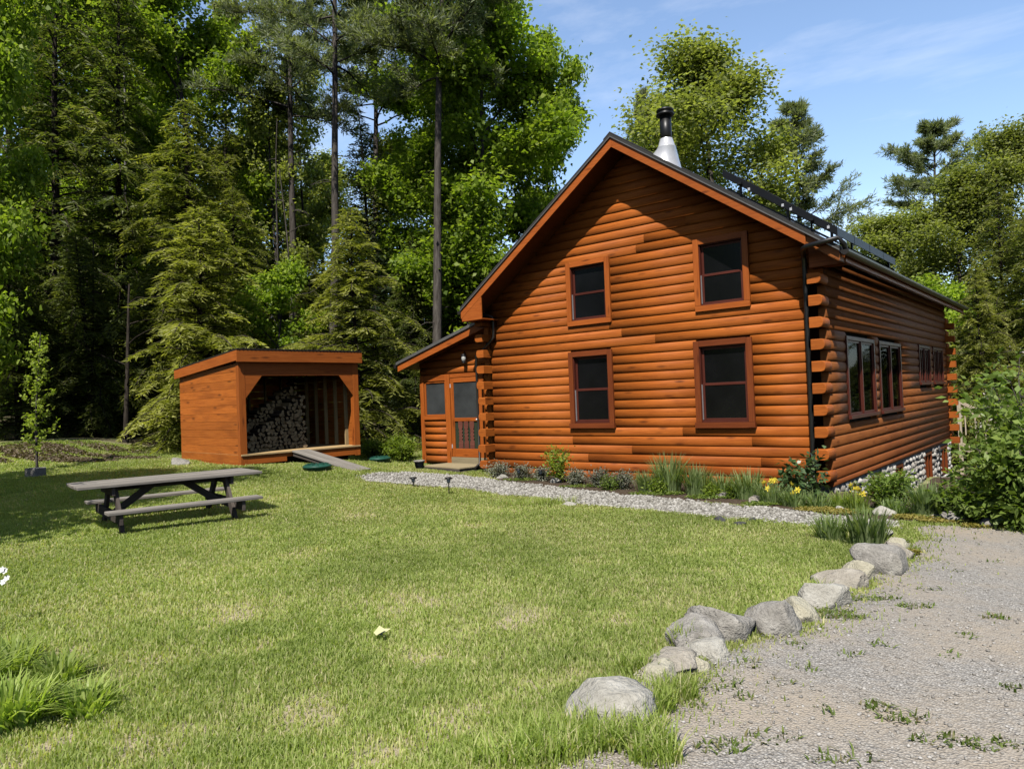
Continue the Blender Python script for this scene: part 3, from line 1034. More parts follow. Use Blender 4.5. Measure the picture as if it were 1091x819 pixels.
g_ = np.random.default_rng(3)
ce = []; ra = []
z = -.13; row = 0
while z > -1.6:
    y = .08 + (row % 2) * .06
    while y < YB:
        r = g_.uniform(.055, .105)
        zz = z - r + g_.uniform(-.02, .02)
        ok = all(not (a - .05 < y < b + .05 and zz > -1.04 and zz < -.1) for a, b in FW)
        if ok: ce.append((fx0 + .005, y, zz)); ra.append((g_.uniform(.04, .075), r * 1.05, r * g_.uniform(.75, 1.05)))
        y += r * 1.9
    z -= .145; row += 1
V, Fc, col = stones_np(np.array(ce), np.array(ra), 0, 5)
st = np_mesh('fieldstone_facing', V, tris=Fc, col=col, mat=M['cobble'], smooth=True)
st.parent = fnd
for a, b in FW:
    w = MB(); za, zb = -.99, -.205
    if True:
        box(w, (fx0 - .07, a + .004, za + .07), (fx0 + .03, a + .09, zb)); box(w, (fx0 - .07, b - .09, za + .07), (fx0 + .03, b - .004, zb))
        box(w, (fx0 - .07, a + .004, za), (fx0 + .05, b - .004, za + .068)); box(w, (fx0 - .07, a + .092, zb - .07), (fx0 + .028, b - .092, zb))
        box(w, (fx0 - .06, (a + b) / 2 - .03, za + .07), (fx0 + .02, (a + b) / 2 + .03, zb - .072))
    win = hp(w, 'basement_window', M['casing'], .004)
    g = MB(); box(g, (fx0 - .05, a + .08, za + .06), (fx0 - .03, b - .08, zb - .06)); hp(g, 'pane', M['screen'], 0, win)

# ---- screened porch on the far side of the gable
PY = .35                      # plane of the porch front wall
PXL, PXR = -10.5, -7.6
def pz(x): return 3.66 + (x + 7.6) * .28
pr = MB()
prism(pr, [(-10.98, pz(-10.98)), (-7.58, pz(-7.58)), (-7.58, pz(-7.58) + .05), (-10.98, pz(-10.98) + .05)], 1, -.08, 5.0)
proof = hp(pr, 'porch_roof', M['shingle'])
pe = MB(); prism(pe, [(-11.0, pz(-11.0) - .02), (-7.575, pz(-7.575) - .02), (-7.575, pz(-7.575) + .055), (-11.0, pz(-11.0) + .055)], 1, -.105, -.082)
hp(pe, 'drip_edge', M['edge'], 0, proof)
pf = MB(); prism(pf, [(-10.97, pz(-10.97) - .21), (-7.62, pz(-7.62) - .21), (-7.62, pz(-7.62) - .022), (-10.97, pz(-10.97) - .022)], 1, -.07, -.035)
hp(pf, 'fascia_board', M['trim'], .004, proof)
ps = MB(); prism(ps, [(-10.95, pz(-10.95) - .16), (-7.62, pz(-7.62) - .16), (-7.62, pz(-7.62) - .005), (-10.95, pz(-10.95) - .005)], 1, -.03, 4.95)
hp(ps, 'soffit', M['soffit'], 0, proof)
pg = MB()
tube(pg, [(-11.06, -.08, pz(-11) - .05), (-11.06, 5, pz(-11) - .05)], .06, 10)
hp(pg, 'gutter', M['gutter'], 0, proof)
pw = MB()
# knee wall of logs under the window
for k in range(6):
    z0 = .02 + k * CH
    half_log(pw, (PXL + .1, PY, z0), (-9.5, PY, z0), (0, -1, 0), CH, .06, .14)
# logs above window and door
for k in range(8):
    z0 = 2.36 + k * CH
    xa = max(PXL, -7.6 - (3.66 - z0 - .2) / .28)
    if xa > -7.9: break
    half_log(pw, (xa, PY, z0), (PXR, PY, z0), (0, -1, 0), CH, .05, .14)
# log side wall
for k in range(13):
    z0 = .02 + k * CH
    half_log(pw, (PXL, PY + .1, z0), (PXL, 4.9, z0), (-1, 0, 0), CH, .055, .12)
hp(pw, 'porch_wall', M['log'])
pp = MB()
box(pp, (PXL, PY - .06, .0), (PXL + .14, PY + .1, 2.36))
box(pp, (-9.53, PY - .075, .02), (-9.36, PY + .1, 2.36))
box(pp, (-8.32, PY - .075, .02), (-8.16, PY + .1, 2.36))
box(pp, (PXL + .142, PY - .05, 2.2), (-9.532, PY + .1, 2.358))
box(pp, (-9.358, PY - .06, 2.26), (-8.322, PY + .1, 2.357))
box(pp, (PXL + .142, PY - .085, 1.17), (-9.532, PY + .1, 1.262))
hp(pp, 'porch_frame', M['trim'], .008)
pl = MB()
for k in range(13):
    z0 = .02 + k * CH
    half_log(pl, (-8.155, PY, z0), (-7.8, PY, z0), (0, -1, 0), CH, .06, .12)
hp(pl, 'corner_wall', M['log'])
pwn = MB()
for (a, b, c, d_) in ((PXL + .145, PXL + .2, 1.265, 2.198), (-9.59, -9.535, 1.265, 2.198)):
    box(pwn, (a, PY - .03, c), (b, PY + .02, d_))
box(pwn, (PXL + .202, PY - .03, 1.265), (-9.592, PY + .02, 1.31)); box(pwn, (PXL + .202, PY - .03, 2.15), (-9.592, PY + .02, 2.198))
w = hp(pwn, 'porch_window', M['trim'], .004)
g = MB(); box(g, (PXL + .19, PY - .005, 1.3), (-9.58, PY + .002, 2.16)); hp(g, 'screen', M['porch_screen'], 0, w)
# screen door
dx0, dx1, dz0, dz1 = -9.352, -8.328, .19, 2.252
dr = MB()
box(dr, (dx0, PY - .05, dz0), (dx0 + .11, PY - .005, dz1)); box(dr, (dx1 - .11, PY - .05, dz0), (dx1, PY - .005, dz1))
box(dr, (dx0 + .112, PY - .05, dz0), (dx1 - .112, PY - .005, dz0 + .22)); box(dr, (dx0 + .112, PY - .05, dz1 - .12), (dx1 - .112, PY - .005, dz1))
box(dr, (dx0 + .112, PY - .052, 1.12), (dx1 - .112, PY - .005, 1.21))
door = hp(dr, 'screen_door', M['trim'], .006)
g = MB(); box(g, (dx0 + .1, PY - .03, 1.2), (dx1 - .1, PY - .025, dz1 - .11)); hp(g, 'screen', M['porch_screen'], 0, door)
g = MB(); box(g, (dx0 + .1, PY - .022, dz0 + .2), (dx1 - .1, PY - .018, 1.13)); hp(g, 'lower_panel', M['greenscreen'], 0, door)
for i in range(3):
    cx = dx0 + .11 + (i + 1) * (dx1 - dx0 - .22) / 4
    s = MB()
    # fret-cut slat with scalloped waist
    pts = []
    zs = [dz0 + .222 + j * (1.118 - dz0 - .222) / 16 for j in range(17)]
    wd = [.075 if j < 4 or j > 12 else .075 - .03 * (1 if j % 2 else .25) for j in range(17)]
    pts = [(cx + wd[j], zs[j]) for j in range(17)] + [(cx - wd[j], zs[j]) for j in range(16, -1, -1)]
    prism(s, pts, 1, PY - .046, PY - .024)
    hp(s, 'slat', M['slat'], .003, door)
h = MB(); tube(h, [(dx1 - .06, PY - .05, 1.16), (dx1 - .06, PY - .1, 1.16)], .014, 8); lathe(h, (dx1 - .06, PY - .115, 1.135), [(.005, 0), (.028, .01), (.03, .03), (.012, .05)], 12)
hp(h, 'handle', M['steel'], 0, door)
h = MB()
for zz in (.42, 2.0): box(h, (dx0 - .012, PY - .058, zz), (dx0 + .022, PY - .051, zz + .1))
hp(h, 'hinge', M['steel'], .002, door)
# threshold board below the door, lantern above
th = MB(); box(th, (-9.36, PY - .09, .0), (-8.15, PY + .1, .185)); hp(th, 'threshold', M['step'], .005)
ln = MB()
lx, lz = -8.72, 2.78
tube(ln, [(lx, PY - .06, lz + .08), (lx, PY - .13, lz + .12), (lx, PY - .16, lz + .06)], .012, 8)
lathe(ln, (lx, PY - .16, lz), [(.03, .07), (.085, .04), (.08, .03), (.03, .035)], 14); lathe(ln, (lx, PY - .16, lz - .17), [(.06, .0), (.065, .012), (.02, .014)], 14)
lant = hp(ln, 'lantern', M['black'])
lg = MB(); lathe(lg, (lx, PY - .16, lz - .15), [(.045, 0), (.06, .1), (.05, .18)], 14); hp(lg, 'lantern_glass', M['lamp_glass'], 0, lant)
# solid near-black block behind the porch screens, room darkness painted in
pi_ = MB(); box(pi_, (PXL + .15, PY + .6, .1), (PXR - .05, 4.85, 2.5)); hp(pi_, 'porch_interior', M['dark'])
pfl = MB(); box(pfl, (PXL + .05, PY + .11, -.2), (PXR - .02, 4.9, .05)); hp(pfl, 'porch_floor', M['step'])
# ------------------------------------------------------------------ door step
stp = empty('door_step', (-8.9, -.1, -.15), 0, 'low wooden platform step in front of the screen door', 'step')
s = MB()
A = Vector((-9.62, -.52, 0)); ex = Vector((1.48, -.2, 0)).normalized(); ey = Vector((.13, .99, 0)).normalized()
Ms = Matrix(((ex.x, ey.x, 0, A.x), (ex.y, ey.y, 0, A.y), (0, 0, 1, 0), (0, 0, 0, 1)))
for i in range(6):
    box(s, (0, i * .145, .0), (1.5, i * .145 + .138, .035), Ms)
o = s.build('deck_boards', M['step'], None, .004); o.parent = stp; o.matrix_parent_inverse = Matrix.Translation(-stp.location)
s = MB()
box(s, (.02, .0, -.2), (1.48, .04, -.002), Ms); box(s, (.02, .042, -.2), (.06, .85, -.002), Ms); box(s, (1.44, .042, -.2), (1.48, .85, -.002), Ms)
o = s.build('step_frame', M['grey_dark'], None, .004); o.parent = stp; o.matrix_parent_inverse = Matrix.Translation(-stp.location)

# ------------------------------------------------------------------ woodshed
SO = Vector((-11.25, -4.586, .36)); STH = math.radians(84.6)
SWD, SD, HF, HB, FL = 3.11, 3.5, 2.65, 2.39, .257
shed = empty('woodshed', SO, STH, 'orange plank woodshed with an open front and a slanting roof', 'shed')


def spt(mb, name, mat, bevel=.004, parent=None):
    o = mb.build(name, mat, parent or shed, bevel)
    return o


def sroof(y): return HF - .0 + (HB - HF) * (y + .12) / (SD + .29)     # top of the roof at depth y


# side and back walls of horizontal boards
def boards(x0, x1, y0, y1, vertical_top, z0, nrow, axis, th, mb):
    hgt = .19
    z = z0; i = 0
    while z < vertical_top(y1 if axis == 1 else 0) - .1 or z < vertical_top(y0) - .1:
        z1 = z + hgt - .004
        if axis == 1:
            t0, t1 = vertical_top(y0), vertical_top(y1)
            pts = [(y0, z), (y1 - .0, z), (y1, min(z1, t1)), (y0, min(z1, t0))]
            if t1 <= z:
                yy = y0 + (t0 - z) / (t0 - t1 + 1e-6) * (y1 - y0)
                pts = [(y0, z), (yy, z), (y0, min(z1, t0))]
            prism(mb, pts, 0, x0 + random.uniform(-.003, .003), x1)
        else:
            box(mb, (x0, y0 + random.uniform(-.003, .003), z), (x1, y1, min(z1, vertical_top(0))))
        z += hgt; i += 1


for xa, xb in ((-.02, .005), (SWD - .005, SWD + .02)):
    w = MB(); boards(xa, xb, .06, SD - .0, lambda y: sroof(y) - .2, .06, 13, 1, .025, w)
    spt(w, 'side_wall', M['shed'], .003)
w = MB(); boards(.01, SWD - .01, SD - .03, SD, lambda y: sroof(SD) - .15, .06, 12, 0, .025, w)
spt(w, 'back_wall', M['shed'], .003)
r = MB()
ya, yb = -.14, SD + .17
prism(r, [(ya, sroof(ya) - .02), (yb, sroof(yb) - .02), (yb, sroof(yb) + .015), (ya, sroof(ya) + .015)], 0, -.1, SWD + .1)
sr = spt(r, 'roof', M['gutter'], 0)
r = MB()
# rafters and sheathing under the metal
prism(r, [(ya + .06, sroof(ya) - .05), (yb - .05, sroof(yb) - .05), (yb - .05, sroof(yb) - .022), (ya + .06, sroof(ya) - .022)], 0, -.06, SWD + .06)
for x in (.4, 1.0, 1.6, 2.2, 2.75):
    prism(r, [(.1, sroof(.1) - .2), (SD - .04, sroof(SD) - .2), (SD - .04, sroof(SD) - .052), (.1, sroof(.1) - .052)], 0, x, x + .04)
spt(r, 'rafter', M['raw'], 0, sr)
# corrugated edge strip along the front of the roof
r = MB()
for i in range(34):
    x = -.1 + i * (SWD + .2) / 34
    tube(r, [(x + .045, ya - .01, sroof(ya) + .012), (x + .045, ya + .3, sroof(ya + .3) + .012)], .016, 6)
spt(r, 'roof_rib', M['gutter'], 0, sr)
f = MB()
box(f, (-.1, -.135, HF - .29), (SWD + .1, -.1, HF - .025))
spt(f, 'front_fascia', M['shed_trim'])
for x in (-.1, SWD + .07):
    f = MB()
    prism(f, [(-.098, sroof(-.1) - .255), (yb - .02, sroof(yb) - .25), (yb - .02, sroof(yb) - .024), (-.098, sroof(-.1) - .024)], 0, x, x + .03)
    spt(f, 'side_fascia', M['shed_trim'])
f = MB()
box(f, (.0, -.03, HF - .6), (SWD, .0, HF - .292))
spt(f, 'header_beam', M['shed_trim'])
for xa, xb in ((-.03, .13), (SWD - .13, SWD + .03)):
    f = MB(); box(f, (xa, -.035 + .003, 0), (xb, .1, HF - .3)); spt(f, 'post', M['shed_trim'])
for sgn, x0 in ((1, .132), (-1, SWD - .132)):
    f = MB()
    prism(f, [(x0, HF - .602), (x0 + sgn * .52, HF - .602), (x0 + sgn * .4, HF - .602 - .002), (x0, HF - 1.12), ], 1, -.028, .012)
    spt(f, 'corner_brace', M['shed_trim'])
for x in (-.03, SWD + .005):
    f = MB(); box(f, (x - .0, .0, .02), (x + .028, SD, .06)) if False else box(f, (x, .11, .0), (x + .025, SD, .055)); spt(f, 'base_board', M['shed_trim'])
f = MB(); box(f, (.132, -.03, .02), (1.1, .01, FL - .04)); box(f, (1.75, -.03, .02), (SWD - .132, .01, FL - .04)); box(f, (1.1, -.03, .13), (1.75, .01, FL - .04))
spt(f, 'rim_board', M['shed_trim'])
f = MB(); box(f, (-.02, -.06, FL - .038), (SWD + .02, SD - .04, FL))
spt(f, 'floor', M['raw'])
v = MB(); box(v, (.14, .3, -.25), (SWD - .14, SD - .1, FL - .05)); spt(v, 'underfloor', M['void'], 0)  # dark block filling the gap under the floor, shade put into its colour
for i in range(6):
    x = .35 + i * .48
    f = MB(); box(f, (x, SD - .125, FL + .002), (x + .04, SD - .032, sroof(SD) - .2)); spt(f, 'stud', M['shed'] if i < 3 else M['raw'])
for i in range(5):
    y = .45 + i * .5
    f = MB(); box(f, (SWD - .1, y, FL + .002), (SWD - .007, y + .045, sroof(y) - .2)); spt(f, 'stud', M['raw'])
    f = MB(); box(f, (.007, y, FL + .002), (.1, y + .045, sroof(y) - .2)); spt(f, 'stud', M['shed'])

# firewood: separate logs, cut ends to the front
log_meshes = []
for i in range(7):
    mb = MB()
    kind = i % 3
    r = .052
    n = 9
    if kind == 0:   # round
        pts = [(r * math.cos(2 * math.pi * k / n) * random.uniform(.9, 1.08), r * math.sin(2 * math.pi * k / n) * random.uniform(.9, 1.08)) for k in range(n)]
    elif kind == 1:  # half
        pts = [(r * 1.15 * math.cos(math.pi * k / 6), r * 1.15 * math.sin(math.pi * k / 6) - .02) for k in range(7)]
    else:           # wedge
        pts = [(-.06, -.04), (.055, -.045), (.062, -.005), (.02, .045), (-.02, .052)]
    L = .42
    v = [(p[0], 0, p[1]) for p in pts] + [(p[0] * .97, L, p[1] * .97) for p in pts]
    n = len(pts)
    fs = [tuple(range(n)), tuple(range(2 * n - 1, n - 1, -1))] + [(k, n + k, n + (k + 1) % n, (k + 1) % n) for k in range(n)]
    uv = [[(p[0] * 2 + i, p[1] * 6) for p in pts], [(p[0], p[1]) for p in pts[::-1]]] + [[(0, 0), (L, 0), (L, .05), (0, .05)]] * n
    mb.add(v, fs, uv, rc())
    mb2 = mb.build('firewood_log', M['firewood'])
    mb2.data.materials.append(M['bark_log'])
    for pidx in range(2, len(fs)):
        if kind == 0 or (kind == 1 and pidx < 2 + 6) or (kind == 2 and pidx in (4, 5)): mb2.data.polygons[pidx].material_index = 1
    log_meshes.append(mb2)
Msh = Matrix.Translation(SO) @ Matrix.Rotation(STH, 4, 'Z')
first = set()
cnt = 0
for rowi, (yrow, xmax, hadd) in enumerate(((.62, 1.98, 0), (1.1, 2.02, .26))):
    z = FL + .05; lv = 0
    while z < FL + 1.75:
        # slope of the pile: low on the left, tall on the right
        zz = z - FL
        x0 = .14 + max(0, (zz - .1 - hadd)) * 1.42
        x = x0 + random.uniform(-.02, .1)
        while x < xmax - (zz * .02):
            visible = rowi == 0 or zz > .1 + (x - .14) / 1.42 - .25
            if visible and x > .14:
                src = log_meshes[random.randrange(7)]
                key = src.name
                if key in first:
                    o = src.copy(); C.objects.link(o)
                else:
                    o = src; first.add(key)
                o.matrix_world = Msh @ Matrix.Translation((x, yrow + random.uniform(-.07, .05), z + random.uniform(-.02, .02))) @ Matrix.Rotation(random.uniform(0, 6.28), 4, 'Y')
                sc = random.uniform(.72, 1.12); o.scale = (sc, 1, sc)
                tag(o, 'split firewood log stacked among many in the open woodshed', 'firewood log', 'firewood logs stacked in the woodshed')
                cnt += 1
            x += random.uniform(.085, .118)
        z += .088; lv += 1
print('firewood logs', cnt)

# ramp of planks
rt = Msh @ Vector((1.42, -.08, FL - .01)); rb_ = Vector(ground_at(387, 502)); rb_.z += .02
ramp_e = empty('plank_ramp', tuple(rb_), 0, 'pale wooden plank ramp leading up into the woodshed', 'ramp')
d = (rb_ - rt); d.normalize()
side = d.cross(Vector((0, 0, 1))).normalized()
rm = MB()
for i in range(3):
    off = side * ((i - 1) * .165)
    beam(rm, rt + off, rb_ + off, .158, .04)
o = rm.build('plank', M['grey'], None, .004); o.parent = ramp_e; o.matrix_parent_inverse = Matrix.Translation(-ramp_e.location)
rm = MB()
for i in (-1, 1):
    off = side * (i * .19) - Vector((0, 0, .07))
    beam(rm, rt + off, rb_ + off + Vector((0, 0, .03)) - d * .15, .04, .1)
o = rm.build('ramp_rail', M['grey_dark'], None, .003); o.parent = ramp_e; o.matrix_parent_inverse = Matrix.Translation(-ramp_e.location)

# ------------------------------------------------------------------ picnic table
TH_ = math.radians(78)
tz = GZ(-6.75, -8.3)
pt = empty('picnic_table', (-6.8, -8.3, tz), TH_, 'weathered grey wooden picnic table with attached benches on the lawn', 'picnic table')
TL, TW, TTH, BH, BO = 2.46, .98, .66, .335, .98
mb = MB()
for i in range(6):
    w = TW / 6
    box(mb, (-TL / 2 + random.uniform(-.01, .01), -TW / 2 + i * w + .004, TTH - .04), (TL / 2 + random.uniform(-.01, .01), -TW / 2 + (i + 1) * w - .004, TTH))
mb.build('tabletop', M['grey'], pt, .006)
for sgn in (-1, 1):
    mb = MB()
    for i in range(2):
        y = sgn * (BO - .14) + (i - .5) * .14
        box(mb, (-.95, y - .066, BH - .04), (1.06, y + .066, BH))
    mb.build('bench', M['grey'], pt, .006)
for ex_ in (-.74, .74):
    for sgn in (-1, 1):
        mb = MB()
        beam(mb, (ex_, sgn * .22, TTH - .05), (ex_, sgn * .72, -.03), .14, .045, up=(1, 0, 0))
        mb.build('leg', M['grey_dark'], pt, .004)
    mb = MB(); o2 = .05 if ex_ > 0 else -.05
    box(mb, (ex_ + o2 - .022, -.95, BH - .18), (ex_ + o2 + .022, .95, BH - .042)); mb.build('bench_support', M['grey_dark'], pt, .004)
    mb = MB(); box(mb, (ex_ + o2 - .022, -TW / 2 + .05, TTH - .16), (ex_ + o2 + .022, TW / 2 - .05, TTH - .042)); mb.build('top_support', M['grey_dark'], pt, .004)
    mb = MB(); beam(mb, (ex_ - (.03 if ex_ > 0 else -.03), 0, BH - .11), (ex_ * .25, 0, TTH - .06), .1, .045, up=(0, 1, 0)); mb.build('brace', M['grey_dark'], pt, .004)
mb = MB(); box(mb, (-.68, -.02, TTH - .13), (.68, .02, TTH - .042)); mb.build('centre_batten', M['grey_dark'], pt, .004)

# ------------------------------------------------------------------ small things in the yard
def lids(px, py, r, label):
    P = ground_at(px, py)
    mb = MB()
    lathe(mb, (0, 0, -.03), [(r * .98, 0), (r, .1), (r * 1.04, .105), (r * 1.04, .135), (r * .97, .15), (r * .9, .15), (r * .86, .165), (r * .3, .175), (0.01, .176)], 32)
    for k in range(12):
        a = 2 * math.pi * k / 12
        Mx = Matrix.Rotation(a, 4, 'Z')
        box(mb, (r * .35, -.012, .14), (r * .82, .012, .156), Mx)
    for k in range(6):
        a = 2 * math.pi * (k + .5) / 6
        lathe(mb, (r * .93 * math.cos(a), r * .93 * math.sin(a), .115), [(.014, 0), (.014, .016), (.004, .018)], 8)
    o = mb.build('tank_lid', M['green_lid']); o.location = tuple(P)
    tag(o, label, 'tank lid', 'green tank lids in the lawn')


lids(404, 492, .3, 'round green plastic tank lid beside the bright fern')
lids(338, 501, .3, 'round green plastic tank lid under the edge of the plank ramp')


def path_light(px, py, h, label, z=None):
    P = ground_at(px, py) if z is None else z
    e = empty('path_light', tuple(P), random.uniform(0, 3), label, 'garden light', 'solar lights beside the gravel path')
    a = MB(); tube(a, [(0, 0, -.05), (0, 0, h - .1)], .011, 8); a.build('stake', M['black'], e)
    a = MB(); lathe(a, (0, 0, h - .1), [(.03, 0), (.04, .07)], 12); a.build('lamp_glass', M['lamp_glass'], e)
    a = MB(); lathe(a, (0, 0, h - .03), [(.075, 0), (.078, .012), (.05, .03), (.012, .036)], 14); a.build('lamp_cap', M['black'], e)
    return e


path_light(440.5, 519, .2, 'low black garden light nearest the door step on the lawn edge')
path_light(478.5, 528, .34, 'black garden light standing at the lawn edge of the gravel path')
path_light(553, 512, .26, 'black garden light in the grey herbs, nearer the porch')
path_light(576.5, 513, .26, 'black garden light in the bed beside the yellow-green shrub')
o = path_light(972, 512, .95, 'tall thin garden light standing against the stone foundation', np.array([.75, 6.8, GZ(.75, 6.8)]))

# stair rail beyond the far corner of the cabin
rl = empty('stair_railing', (.6, 12.9, GZ(.6, 12.9)), 0, 'pale wooden stair railing behind the far corner of the cabin', 'railing')
base = rl.location.copy()
def rl_part(name, p0, p1, w=.06, h=.09):
    mb = MB(); beam(mb, Vector(p0) - base, Vector(p1) - base, w, h); mb.build(name, M['rail'], rl, .004)
rl_part('hand_rail', (.4, 12.95, 1.0), (2.7, 13.0, -.25)); rl_part('lower_rail', (.4, 12.95, .82), (2.7, 13.0, -.42), .05, .07)
rl_part('stringer', (.35, 12.95, -.35), (2.6, 13.0, -1.35), .05, .2)
for i in range(9):
    x = .5 + i * .26
    mb = MB(); zc = 1.0 - (x - .4) * .545
    box(mb, (x - .015, 12.94 + i * .005, zc - .95), (x + .015, 12.97 + i * .005, zc - .05)); o = mb.build('baluster', M['rail']); o.parent = rl; o.matrix_parent_inverse = Matrix.Translation(-base)
mb = MB(); box(mb, (.3, 12.9, -1.3), (.4, 13.0, 1.05)); o = mb.build('post', M['rail'], None, .004); o.parent = rl; o.matrix_parent_inverse = Matrix.Translation(-base)
# ------------------------------------------------------------------ ground sheets
def smooth1(x, a, b): 
    t = np.clip((x - a) / (b - a), 0, 1); return t * t * (3 - 2 * t)


def poly_dist(P, poly):
    """signed distance (negative inside) from points (n,2) to a polygon"""
    poly = np.asarray(poly, float); n = len(poly)
    d = np.full(len(P), 1e9); ins = np.zeros(len(P), bool)
    for i in range(n):
        a, b = poly[i], poly[(i + 1) % n]
        ab = b - a; t = np.clip(((P - a) @ ab) / (ab @ ab), 0, 1)
        d = np.minimum(d, np.linalg.norm(P - (a + t[:, None] * ab), axis=1))
        c = ((a[1] > P[:, 1]) != (b[1] > P[:, 1]))
        xx = (b[0] - a[0]) * (P[:, 1] - a[1]) / (b[1] - a[1] + 1e-12) + a[0]
        ins ^= c & (P[:, 0] < xx)
    return np.where(ins, -d, d)


def wob(P, s, a, seed=0):
    return a * (np.sin(P[:, 0] * s + seed) * np.sin(P[:, 1] * s * 1.3 + seed * 2) + .5 * np.sin(P[:, 0] * s * 2.7 + 1 + seed) * np.sin(P[:, 1] * s * 2.3 + seed))


def gpts(pp): return [tuple(ground_at(a, b)[:2]) for a, b in pp]


PATH = gpts([(381, 508), (400, 505), (440, 504), (490, 507), (535, 513), (600, 521), (660, 528), (720, 533), (790, 540), (850, 546), (880, 550),
             (950, 556), (962, 565), (900, 564), (850, 560), (790, 555), (720, 548), (660, 542), (610, 537), (560, 530), (500, 522), (440, 517), (395, 514)])
DRIVE = gpts([(966, 562), (985, 560), (1035, 561), (1091, 565), (1180, 572), (1400, 640)]) + [(7.0, -10.5), (7.5, -14.5), (4.5, -16.0), (2.35, -15.0), (1.55, -12.2)] + \
    gpts([(600, 819), (640, 785), (700, 742), (770, 700), (830, 672), (880, 652), (935, 615), (962, 595), (975, 575)])
BED = [(-7.6, .3)] + gpts([(520, 508), (535, 514), (600, 522), (660, 529), (720, 534), (790, 539), (850, 546), (880, 550), (950, 557), (975, 557), (1035, 560), (1091, 563), (1180, 566)]) + [(9, 0.5), (6, 6), (3, 14), (.3, 14), (.3, 0), (-.1, .3)]


def axis_coords(lo, hi, step, far):
    a = np.arange(lo, hi + 1e-6, step)
    out = []; x = hi; s = step
    while x < far: s *= 1.25; x += s; out.append(x)
    inn = []; x = lo; s = step
    while x > -far: s *= 1.25; x -= s; inn.append(x)
    return np.array(inn[::-1] + list(a) + out)


gx_ = axis_coords(-26, 12, .22, 700); gy_ = axis_coords(-17, 16, .22, 700)
X, Y = np.meshgrid(gx_, gy_, indexing='ij')
Z = np.zeros_like(X)
for i in range(0, X.shape[0], 40): Z[i:i + 40] = gz(X[i:i + 40], Y[i:i + 40])
V = np.stack([X, Y, Z], -1).reshape(-1, 3)
nx, ny = X.shape
I = np.arange(nx * ny).reshape(nx, ny)
Q = np.stack([I[:-1, :-1], I[1:, :-1], I[1:, 1:], I[:-1, 1:]], -1).reshape(-1, 4)
FC = V[Q].mean(1)
# forest floor: behind a line that runs behind the shed and the cabin
LAWN = [(5, -18), (-12, -18), (-25, -16), (-24, -8), (-19.8, -5.6), (-16.8, -1.5), (-14.6, 1.5), (-12.5, 6), (-11, 14), (-8, 16), (3, 16), (10, 4), (14, -4), (12, -18)]
sd = poly_dist(FC[:, :2], LAWN)
lit = smooth1(sd + wob(FC[:, :2], .9, .9), -1.2, 1.4)
DRY = []
for (dpx, dpy, dr) in ((250, 655, 55), (272, 690, 40), (430, 640, 42), (560, 735, 60), (480, 770, 75), (330, 760, 60), (650, 660, 30), (500, 560, 32), (620, 600, 28), (150, 792, 70), (40, 803, 75),
                       (400, 805, 70), (720, 590, 25), (230, 540, 26), (560, 660, 42), (330, 590, 36), (440, 700, 36), (180, 700, 40), (620, 720, 40), (760, 610, 22), (300, 530, 24), (380, 550, 24), (540, 800, 60)):
    dP = ground_at(dpx, dpy)
    DRY.append((dP[0], dP[1], dr * px_scale(dP) * 1.0))


def dryness(P):
    d = np.zeros(len(P))
    for (x, y, r) in DRY:
        q = np.hypot(P[:, 0] - x, P[:, 1] - y) / r + .35 * np.sin(P[:, 0] * 9 / (r + .3) + 2 * np.sin(P[:, 1] * 7)) * np.sin(P[:, 1] * 8 / (r + .3))
        d = np.maximum(d, np.clip(1.25 - q, 0, 1))
    return d


dry_f = dryness(FC[:, :2])
ground = np_mesh('ground', V, quads=Q, col=np.stack([1 - lit, lit, dry_f], -1), mat=M['ground'], smooth=True)
tag(ground, kind='structure', label='grassy ground running back to the leaf litter of the woods')


def sheet(name, poly, lift, mat, cell, wobble, label):
    P = np.array(poly); lo = P.min(0) - .3; hi = P.max(0) + .3
    xs = np.arange(lo[0], hi[0], cell); ys = np.arange(lo[1], hi[1], cell)
    X, Y = np.meshgrid(xs, ys, indexing='ij')
    F2 = np.stack([X, Y], -1).reshape(-1, 2)
    s = poly_dist(F2, poly) + wob(F2, 3.1, wobble, 1)
    z = np.concatenate([gz(F2[i:i + 20000, 0], F2[i:i + 20000, 1]) for i in range(0, len(F2), 20000)])
    # the sheet lies a little above the turf and dips under it at its rim
    zz = z + lift * np.clip(-s / .12, -1.0, 1)
    V = np.column_stack([F2, zz])
    I = np.arange(len(F2)).reshape(X.shape)
    Q = np.stack([I[:-1, :-1], I[1:, :-1], I[1:, 1:], I[:-1, 1:]], -1).reshape(-1, 4)
    keep = (s[Q] < .1).all(1)
    Q = Q[keep]
    used = np.unique(Q); mp = np.full(len(V), -1); mp[used] = np.arange(len(used))
    o = np_mesh(name, V[used], quads=mp[Q], col=np.zeros((len(Q), 3)), mat=mat, smooth=True)
    tag(o, kind='structure', label=label)
    return o


sheet('flower_bed', BED, .012, M['bed'], .1, .05, 'dark soil of the planting bed along the cabin')
sheet('gravel_path', PATH, .022, M['path'], .07, .06, 'pale gravel path leading to the screen door')
sheet('driveway', DRIVE, .017, M['drive'], .09, .08, 'grey brown gravel driveway at the right')

# loose stones on the path and the drive
def scatter_poly(poly, n, margin=0.0, wobble=.0, near=None):
    P = np.array(poly); lo = P.min(0); hi = P.max(0); out = np.zeros((0, 2))
    while len(out) < n:
        q = rng.uniform(lo, hi, (n * 2, 2))
        if near is not None:
            r = np.linalg.norm(q - CAM[:2], axis=1)
            q = q[rng.uniform(0, 1, len(q)) < np.clip((near / r) ** 1.3, 0, 1)]
        s = poly_dist(q, poly) + (wob(q, 3.1, wobble, 1) if wobble else 0)
        out = np.vstack([out, q[s < margin]])
    return out[:n]


